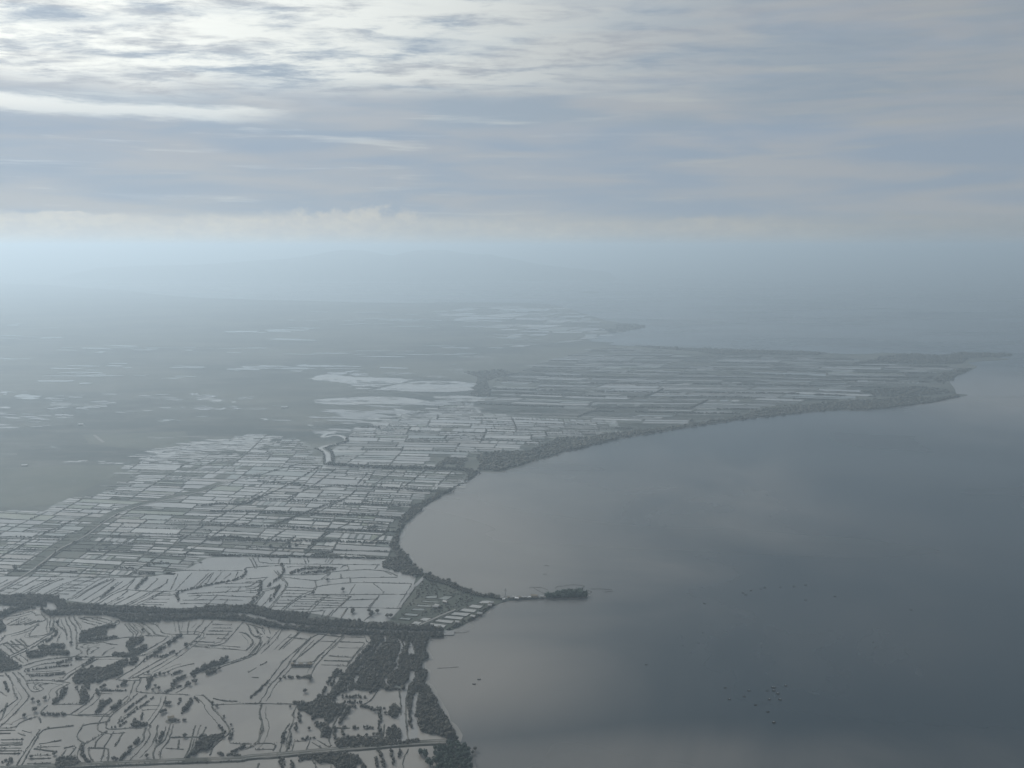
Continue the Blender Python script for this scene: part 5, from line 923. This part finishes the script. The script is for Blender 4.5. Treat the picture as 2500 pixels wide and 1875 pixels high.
TG = [('A', [(275, 1080), (325, 1100), (380, 1068)], 1.0, 'small round tree, one of three together beside the left canal', 'three trees beside the left canal'),
      ('A', [(205, 1216)], 1.0, 'lower left of two lone round trees in the open pond by the left canal', None), ('A', [(295, 1168)], 1.35, 'bigger round lone tree in the open pond by the left canal', None),
      ('A', [(1205, 490)], 1.0, 'lone round tree inside the curved dikes just below the river', None), ('A', [(485, 427)], 1.1, 'lone tree among the wavy dikes just below the river', None), ('A', [(1490, 690)], .8, 'lone small tree in the wide pond below the straight tree row', None), ('A', [(1570, 622)], 1.3, 'lone round tree on the dike corner right of the straight tree row', None),
      ('A', [(1395, 1108), (1412, 1115), (1430, 1112)], 1.1, 'tree of the tight cluster above the hut pond', 'tight cluster of trees above the hut pond'), ('A', [(1360, 1188), (1375, 1178), (1395, 1172)], 1.0, 'tree of the small row left of the hut', 'small row of trees left of the hut'),
      ('A', [(1480, 1252), (1505, 1252), (1550, 1248), (1562, 1250)], .75, 'small tree in the line right of the hut', 'line of small trees right of the hut'), ('A', [(600, 600)], 1.0, 'lone tree on the dike end beside the flat tree bars', None),
      ('A', [(1340, 982), (1290, 992), (1310, 960)], .85, 'small tree in the pond right of the forked dikes', 'small trees right of the forked dikes'), ('A', [(1250, 846), (1310, 872), (1350, 860), (1420, 846), (1385, 858)], .9, 'small tree in the string above the forked dikes', 'string of small trees above the forked dikes'),
      ('A', [(1890, 1216)], .6, 'tiny lone tree in the wide pond left of the thin crossing dike', None), ('A', [(1950, 1286), (1962, 1328)], .7, 'small tree beside the canal mouth pond', 'two small trees beside the canal mouth pond'), ('A', [(1830, 1132), (1790, 1104)], .9, 'small tree by the kink of the thin winding dike', 'two trees by the kink of the winding dike'), ('A', [(1850, 1300)], .8, 'lone small tree left of the canal mouth', None),
      ('A', [(1560, 1386)], 1.0, 'lone tree on the straight cross dike above the road', None), ('A', [(1240, 1556)], 1.0, 'lone tree beside the diagonal canal near the road', None), ('A', [(960, 1582), (985, 1585)], 1.0, 'tree of the pair at the canal foot by the road', 'pair of trees at the canal foot'), ('A', [(265, 1562)], 1.0, 'lone tree among the short pond rows at bottom left', None), ('A', [(460, 1536)], .9, 'lone tree right of the short pond rows at bottom left', None),
      ('A', [(880, 966), (855, 975)], 1.1, 'tree of the pair under the largest grove', 'pair of trees under the largest grove'), ('A', [(1040, 945), (1060, 935)], 1.2, 'tree of the pair below the canal bend', 'pair of trees below the canal bend'), ('A', [(650, 965), (665, 1010), (640, 975), (655, 990)], .6, 'tiny tree standing in the blunt square pond', 'tiny trees in the blunt square pond'),
      ('A', [(1455, 965), (1500, 905), (1600, 950), (1650, 925), (1640, 890), (1850, 815), (1540, 890), (1480, 930)], 1.1, 'scattered round tree beside the long dike grove', 'scattered trees beside the long dike grove'),
      ('A', [(1530, 535), (1475, 568), (1420, 605), (1350, 655)], 1.15, 'taller round tree standing in the straight slanting row', 'taller trees in the straight row'),
      ('A', [(1660, 1475), (1680, 1450), (1730, 1440)], 1.1, 'taller tree of the dark thicket by the road', 'taller trees of the roadside thicket'),
      ('B', [(500, 1008)], 1.1, 'lone tree far out in the open pond right of the slanting hedge', None), ('B', [(540, 905), (543, 888)], 1.3, 'tree of the pair at the end of the curved dike in the open pond', 'pair of trees ending the curved dike'), ('B', [(290, 902)], .8, 'tiny tree left of the two flat tree bars', None), ('B', [(535, 1322)], .8, 'lone tree in the pond under the mangrove thicket', None), ('B', [(375, 1137)], .8, 'lone small tree just left of the mangrove thicket', None),
      ('B', [(870, 1152), (832, 1212), (855, 1165)], 1.2, 'tree on the bank of the hooked canal', 'trees on the bank of the hooked canal'), ('B', [(1085, 1172), (1178, 1188)], .9, 'small tree at the edge of the square coast pond', 'small trees at the edge of the coast pond'), ('B', [(1080, 1370), (1110, 1372), (1020, 1380), (950, 1385)], .9, 'small tree on the near shore of the square coast pond', 'trees on the near shore of the coast pond'),
      ('B', [(1740, 1405), (1725, 1395)], 1.9, 'big dome-shaped tree where the road reaches the shore', 'dome-shaped trees at the road end'), ('B', [(1778, 1408)], 1.1, 'small tree on the shore right of the dome-shaped tree', None), ('B', [(1935, 1497)], 1.0, 'lone bush standing in the sea off the wooded point', None), ('B', [(1915, 1525)], .8, 'leaning bush in the shallows at the wooded point', None),
      ('D', [(905, 1540), (900, 1550), (1040, 1540), (1065, 1555), (1110, 1545), (1055, 1575)], 1.3, 'small dark tree in the murky pond beside the river belt', 'trees in the murky pond beside the river'), ('D', [(1195, 1583), (1225, 1583)], 1.4, 'tree of the pair near the blue-grey coast ponds', 'pair of trees near the coast ponds'),
      ('D', [(430, 992), (365, 968), (370, 1000), (210, 995)], 1.4, 'dark tree in the pond below the first tree belt', 'trees below the first tree belt'), ('D', [(570, 1385), (820, 1360), (690, 1275)], 1.2, 'lone tree on a dike corner north of the river', 'trees on dike corners north of the river'),
      ('E', [(548, 208), (552, 200)], 1.5, 'tall dark tree sticking up at the seaward corner of the point', 'tall trees at the seaward corner'), ('E', [(718, 268), (724, 272)], 1.5, 'tall tree halfway along the seaward edge of the point', 'tall trees halfway along the edge'), ('E', [(1090, 395), (1100, 392)], 1.5, 'tree clump at the root of the spit', 'trees at the root of the spit'),
      ('E', [(1620, 400), (1655, 395), (1690, 388)], 1.2, 'small tree at the landward end of the islet', 'small trees at the landward end of the islet'), ('C', [(130, 1180), (125, 1172)], 1.5, 'tall tree on a dike near the left edge', 'tall trees near the left edge')]
for c, pts, s, lb, gr in TG:
    for x, y in pts: tree(g1(c, x, y), lb, gr, s * rng.uniform(.9, 1.1), rng.uniform(.95, 1.2))
# the wooded point at the bottom, its trees standing close together
PT = gp('B', [(1600, 1660), (1605, 1560), (1640, 1545), (1690, 1460), (1720, 1440), (1840, 1462), (1880, 1500), (1905, 1590), (1912, 1760), (1600, 1760)])
pp = scatter(PT, 6.4)
pp = pp[np.argsort(pp[:, 1])]
xs_, ys_ = np.quantile(pp[:, 0], [.30, .72]), np.quantile(pp[:, 1], [.45, .78])
for p in pp:
    h_ = 'on the landward side' if p[0] < xs_[0] else ('in the middle' if p[0] < xs_[1] else 'on the seaward edge')
    v_ = 'nearest the bottom edge' if p[1] < ys_[0] else ('halfway up' if p[1] < ys_[1] else 'towards the road end')
    tree(p, 'dark grove tree on the point, ' + h_ + ', ' + v_, 'point grove trees ' + h_ + ' ' + v_, rng.uniform(1.25, 1.75), rng.uniform(1.0, 1.35), 1)
for x, y, s in ((1475, 1525, 1.2), (1475, 1510, 1.0), (1512, 1530, 1.3), (1518, 1545, 1.3), (1600, 1485, 1.1), (1632, 1500, 1.2), (1635, 1480, 1.2), (1670, 1482, 1.2), (1672, 1500, 1.2), (1540, 1605, 1.3), (1560, 1622, 1.3), (1612, 1592, 1.3), (1640, 1562, 1.3), (1600, 1530, 1.1)):
    tree(g1('B', x, y + 14), 'slim dark tree in the flooded pond beside the wooded point', 'slim trees in the pond beside the wooded point', s, 1.5, 1)

# ------------------------------------------------------------------ huts, sheds, mast
def boxmesh(name, x, y, z0, z1, mat):
    V = [(-x, -y, z0), (x, -y, z0), (x, y, z0), (-x, y, z0), (-x, -y, z1), (x, -y, z1), (x, y, z1), (-x, y, z1)]
    return mesh_from(name, V, [(3, 2, 1, 0), (4, 5, 6, 7), (0, 1, 5, 4), (1, 2, 6, 5), (2, 3, 7, 6), (3, 0, 4, 7)], mat)
def roofmesh(x, y, z, rise, mat, o=.5, th=.12):
    x, y = x + o, y + o; V = []
    for dz in (0, th): V += [(-x, -y, z + dz), (x, -y, z + dz), (-x, 0, z + rise + dz), (x, 0, z + rise + dz), (-x, y, z + dz), (x, y, z + dz)]
    F = [(0, 2, 3, 1), (2, 4, 5, 3), (6, 7, 9, 8), (8, 9, 11, 10), (0, 1, 7, 6), (5, 4, 10, 11), (0, 6, 8, 2), (2, 8, 10, 4), (1, 3, 9, 7), (3, 5, 11, 9)]
    return mesh_from('roof', V, F, mat)
HM = {}
def hut(p, label, group=None, L=3.2, Wd=2.4, h=2.4, roof=None, rz=0.0, stilts=True, name='hut', z=0.6):
    roof = roof or M_TIN
    key = (L, Wd, h, roof.name)
    if key not in HM:
        HM[key] = (boxmesh('wall', L, Wd, 1.0, 1.0 + h, M_WALLS), roofmesh(L, Wd, 1.0 + h, Wd * .55, roof), boxmesh('door', .45, .05, 1.05, 3.0, M_WOOD), boxmesh('window', .5, .05, 1.9, 2.8, M_WOOD), boxmesh('stilt', .12, .12, -.6, 1.05, M_WOOD))
    a, b, c, d, e_ = HM[key]
    e = add(name, None, loc=(p[0], p[1], z), rz=rz, label=label, category='hut' if name == 'hut' else 'shed', group=group)
    add('wall', a, parent=e); add('roof', b, parent=e)
    add('door', c, parent=e, loc=(-L * .4, -Wd - .03, 0)); add('window', d, parent=e, loc=(L * .4, -Wd - .03, 0))
    for sx in (-1, 1):
        for sy in (-1, 1): add('stilt', e_, parent=e, loc=(sx * (L - .2), sy * (Wd - .2), 0))
hut(g1('A', 1445, 1240), 'small pale hut on its own mound among the southern ponds', L=3.4, Wd=2.8, roof=M_THATCH, rz=.3, z=1.2)
add('mound', mesh_from('mound', [(g1('A', 1445, 1246)[0] + 8 * math.cos(a) * (1 if k_ else .55), g1('A', 1445, 1246)[1] + 9 * math.sin(a) * (1 if k_ else .55), .5 if k_ else 1.6) for k_ in (0, 1) for a in np.linspace(0, 6.283, 15)[:-1]], [tuple(range(14))] + [(14 + i, 14 + (i + 1) % 14, (i + 1) % 14, i) for i in range(14)], M_DIKE), kind='structure')
for i, x in enumerate((402, 432, 468, 505, 535)):
    hut(g1('B', x, 783), ['westernmost', 'second', 'middle', 'fourth', 'easternmost'][i] + ' of five low sheds between the double hedge in the open pond', L=rng.uniform(2.5, 4), Wd=2.2, roof=(M_THATCH, M_TIN)[i % 2], name='shed', z=.9)
SP = [(1200, 417, 'spit hut closest to the mast on its landward side'), (1215, 432, 'low pale hut at the waterline under the mast'), (1260, 414, 'white-roofed hut first right of the mast'), (1285, 416, 'small hut second right of the mast'), (1310, 411, 'bright hut third right of the mast'), (1335, 423, 'hut on stilts jutting towards the near water mid-spit'), (1360, 413, 'hut in the middle of the spit row'), (1385, 412, 'small hut just past the middle of the spit row'),
      (1412, 412, 'pale hut before the widest gap of the spit row'), (1448, 413, 'bright hut after the widest gap of the spit row'), (1490, 406, 'largest dark-walled house of the spit row'), (1520, 408, 'last hut of the spit row before the islet'), (1560, 406, 'lone small hut on the thin neck before the islet')]
for i, (x, y, lb) in enumerate(SP): hut(g1('E', x, y), lb, L=(5.5 if i == 10 else rng.uniform(1.8, 3.2)), Wd=3.4 if i == 10 else 1.9, h=3.4 if i == 10 else 2.3, roof=(M_TIN, M_ROOFW, M_THATCH, M_TIN)[i % 4] if i != 10 else M_THATCH, rz=rng.uniform(-.3, .3))
for x, y, lb in ((620, 492, 'small pale hut in the scrub between the pond rows'), (690, 456, 'lone pale hut above the pond rows of the point'), (940, 588, 'pale shore hut halfway down the point'), (1000, 562, 'pale shore hut nearer the spit'), (800, 640, 'pale shore hut nearest the river mouth'), (1105, 466, 'pale hut at the corner of the last pond by the spit'), (1090, 488, 'little shore hut below the last pond by the spit'), (600, 500, 'low hut beside the scrub hut of the point')):
    hut(g1('E', x, y), lb, L=rng.uniform(3, 4.5), Wd=2.8, roof=M_TIN, rz=rng.uniform(-.6, .6), z=.9)
for c, x, y, L, lb in (('F', 1920, 820, 11, 'white roofed shed shining on the dark far plain'), ('C', 208, 305, 7, 'white roofed shed at the edge of the rice field'), ('F', 545, 935, 8, 'tiny white shed among the far lagoons')):
    hut(g1(c, x, y), lb, L=L, Wd=L * .55, h=L * .25, roof=M_ROOFW, name='shed', rz=.2)
def mast(p):
    e = add('mast', None, loc=(p[0], p[1], .6), label='tall thin mast with cross arms beside the spit huts', category='mast')
    add('pole', boxmesh('pole', .28, .28, 0, 17, M_STEEL), parent=e)
    V, F = ribbon(np.array([(-3.4, 0), (0, 0.01), (3.4, 0)]), .5, 0, .5); add('cross_arm', mesh_from('cross_arm', V, F, M_STEEL), parent=e, loc=(0, 0, 12.2))
    V, F = ribbon(np.array([(-1.8, 0), (0, 0.01), (1.8, 0)]), .5, 0, .5); add('cross_arm', mesh_from('cross_arm', V, F, M_STEEL), parent=e, loc=(0, 0, 14.6))
    for s in (-1, 1):
        V = [(s * .2, -.12, 8), (s * .2, .12, 8), (s * 4.2, .12, 0), (s * 4.2, -.12, 0), (s * .2 + s * .3, -.12, 8), (s * .5, .12, 8), (s * 4.5, .12, 0), (s * 4.5, -.12, 0)]
        add('brace', mesh_from('brace', V, [(0, 1, 2, 3), (7, 6, 5, 4), (0, 3, 7, 4), (1, 5, 6, 2), (0, 4, 5, 1), (3, 2, 6, 7)], M_STEEL), parent=e)
mast(g1('E', 1232, 404))

# ------------------------------------------------------------------ bamboo fish pens
def pen(c, pts, label):
    ln = resample(smooth(gp(c, pts), 1), 2.2); ln[1:-1] += rng.normal(0, .25, ln[1:-1].shape) if len(ln) > 2 else 0
    V, F = [], []
    for i, (x, y) in enumerate(ln):
        o = len(V); h = rng.uniform(.9, 2.0); w = .10
        for z in (-.5, h):
            V += [(x - w, y - w, z), (x + w, y - w, z), (x + w, y + w, z), (x - w, y + w, z)]
        F += [(o + 4, o + 5, o + 6, o + 7)] + [(o + k_, o + (k_ + 1) % 4, o + 4 + (k_ + 1) % 4, o + 4 + k_) for k_ in range(4)]
    e = add('fish_pen', None, loc=(0, 0, 0), label=label, category='fish pen')
    add('stakes', mesh_from('stakes', V, F, M_BAMBOO), parent=e, kind='stuff')
    V, F = ribbon(ln, .12, .05, .35, .05, .6); add('net', mesh_from('net', V, F, M_BAMBOO), parent=e)
for c, pts, lb in [('E', [(1445, 315), (1500, 310), (1560, 312), (1610, 335)], 'upper arched stake fence left of the islet'), ('E', [(1485, 315), (1530, 345), (1570, 360), (1600, 385)], 'slanting stake fence running down to the islet'), ('E', [(1680, 322), (1700, 300), (1750, 302), (1800, 288), (1880, 288), (1945, 302)], 'long arched stake fence behind the islet'),
                   ('E', [(1945, 302), (1910, 325)], 'short stake fence closing the arch behind the islet'), ('E', [(1960, 335), (2020, 352), (1990, 360), (1965, 380)], 'hooked stake fence at the seaward end of the islet'), ('E', [(2000, 325), (2100, 325), (2190, 330)], 'straight far stake fence off the islet'), ('E', [(2130, 352), (2200, 345)], 'short outermost stake fence off the islet'),
                   ('E', [(735, 717), (830, 720), (880, 715), (905, 703)], 'stake fence off the river mouth'), ('K', [(250, 302), (360, 297), (440, 290)], 'stake fence off the coast wood'), ('E', [(1580, 118), (1600, 112), (1625, 120)], 'small stake fence alone far out in the bay'), ('E', [(1570, 192), (1600, 192)], 'tiny stake fence in the bay above the islet'), ('E', [(1180, 398), (1240, 396), (1290, 402)], 'stake fence along the back of the spit huts')]:
    pen(c, pts, lb)

# ------------------------------------------------------------------ fishing boats
def boat_meshes():
    n = 11; V = []; F = []
    for i in range(n):
        t = i / (n - 1) * 2 - 1; w = .62 * (1 - abs(t) ** 2.6) + .02; sheer = .55 + .5 * t * t
        V += [(t * 3.0, -w, sheer), (t * 2.8, -w * .6, -.15), (t * 2.8, w * .6, -.15), (t * 3.0, w, sheer), (t * 2.9, w * .8, .25), (t * 2.9, -w * .8, .25)]
    for i in range(n - 1):
        for k_ in range(6): F.append((i * 6 + k_, (i + 1) * 6 + k_, (i + 1) * 6 + (k_ + 1) % 6, i * 6 + (k_ + 1) % 6))
    hull = mesh_from('hull', V, F, M_WOOD)
    V, F = ribbon(np.array([(-2.4, 0), (-1, 0.01), (1, 0.01), (2.4, 0)]), .26, 0, .26, 0.01); outr = mesh_from('outrigger', V, F, M_WOOD)
    V, F = ribbon(np.array([(0, -2.0), (0.01, 0), (0, 2.0)]), .14, 0, .12, 0.01); beam = mesh_from('beam', V, F, M_WOOD)
    roof = boxmesh('awning', 1.0, .75, 1.9, 2.0, M_STEEL); post = boxmesh('post', .05, .05, .3, 1.9, M_WOOD)
    return hull, outr, beam, roof, post
BM = boat_meshes()
def boat(p, label, group=None, s=.8, rz=0.0, awning=False):
    e = add('fishing_boat', None, loc=(p[0], p[1], .05), rz=rz, sc=s * .85, label=label, category='boat', group=group)
    add('hull', BM[0], parent=e)
    for sy in (-1, 1): add('outrigger', BM[1], parent=e, loc=(0, sy * 2.0, .05))
    for sx in (-1, 1): add('beam', BM[2], parent=e, loc=(sx * 1.3, 0, .55))
    if awning:
        add('awning', BM[3], parent=e)
        for sx in (-1, 1):
            for sy in (-1, 1): add('post', BM[4], parent=e, loc=(sx * .9, sy * .65, 0))
boat(g1('K', 625, 402), 'upper of two dark boats near the wooded coast', s=1.0, rz=.1, awning=True); boat(g1('K', 580, 445), 'lower and paler of two boats near the wooded coast', s=1.0, rz=-.1)
boat(g1('K', 2130, 270), 'lone tiny boat midway between the coast and the boat cluster')
boat(g1('J', 1045, 1187), 'lowest boat of the cluster far out on the sea, on its own', s=1.05, rz=.2, awning=True); boat(g1('J', 390, 717), 'leftmost dark boat of the far out cluster', s=1.0, rz=.5)
for x, y in ((645, 835), (445, 873), (957, 757), (1045, 757), (1100, 795), (985, 875), (800, 950), (965, 1043), (1130, 877), (1205, 690), (1030, 712), (1055, 716), (710, 757)):
    boat(g1('J', x, y), 'small dark boat in the loose cluster low on the open sea', 'loose cluster of boats on the open sea', rng.uniform(.75, 1.0), rng.uniform(-.5, .5), rng.uniform() < .5)
for x, y in ((315, 132), (333, 145), (370, 115), (435, 105), (463, 97), (565, 93), (660, 88), (737, 79)):
    boat(g1('L', x, y), 'tiny boat in the long dotted line across the bay', 'dotted line of boats across the bay', rng.uniform(.8, 1.1), rng.uniform(-.5, .5))
for x, y, lb in ((55, 205, 'tiny boat left of the dotted line across the bay'), (737, 180, 'tiny boat below the end of the dotted line'), (935, 155, 'tiny boat right of the dotted line'), (1450, 247, 'tiny boat far out towards the right edge')):
    boat(g1('L', x, y), lb, None, .95, rng.uniform(-.5, .5))

# ------------------------------------------------------------------ the haze over sea and land
m = bpy.data.materials.new('haze_air'); m.use_nodes = True; m.node_tree.nodes.clear(); T = NT(m.node_tree)
pv = T.n('ShaderNodeVolumePrincipled'); pv.inputs['Color'].default_value = (*HAZE_COL, 1); pv.inputs['Density'].default_value = HAZE_DENSITY; pv.inputs['Anisotropy'].default_value = HAZE_G
mo = T.n('ShaderNodeOutputMaterial'); T.link(pv.outputs[0], mo.inputs['Volume'])
hb_ = [(-81000, -21000), (81000, -21000), (81000, 86000), (-81000, 86000)]
V = [(x, y, z) for z in (-1.5, 662.0) for x, y in hb_]
add('haze', mesh_from('haze', V, [(3, 2, 1, 0), (4, 5, 6, 7), (0, 1, 5, 4), (1, 2, 6, 5), (2, 3, 7, 6), (3, 0, 4, 7)], m), kind='stuff', label='pale blue haze over sea and land', category='haze')
print('TRIS', TRI[0], 'ponds', nB, nC, 'objects', len(bpy.data.objects), 'point trees', len(pp))
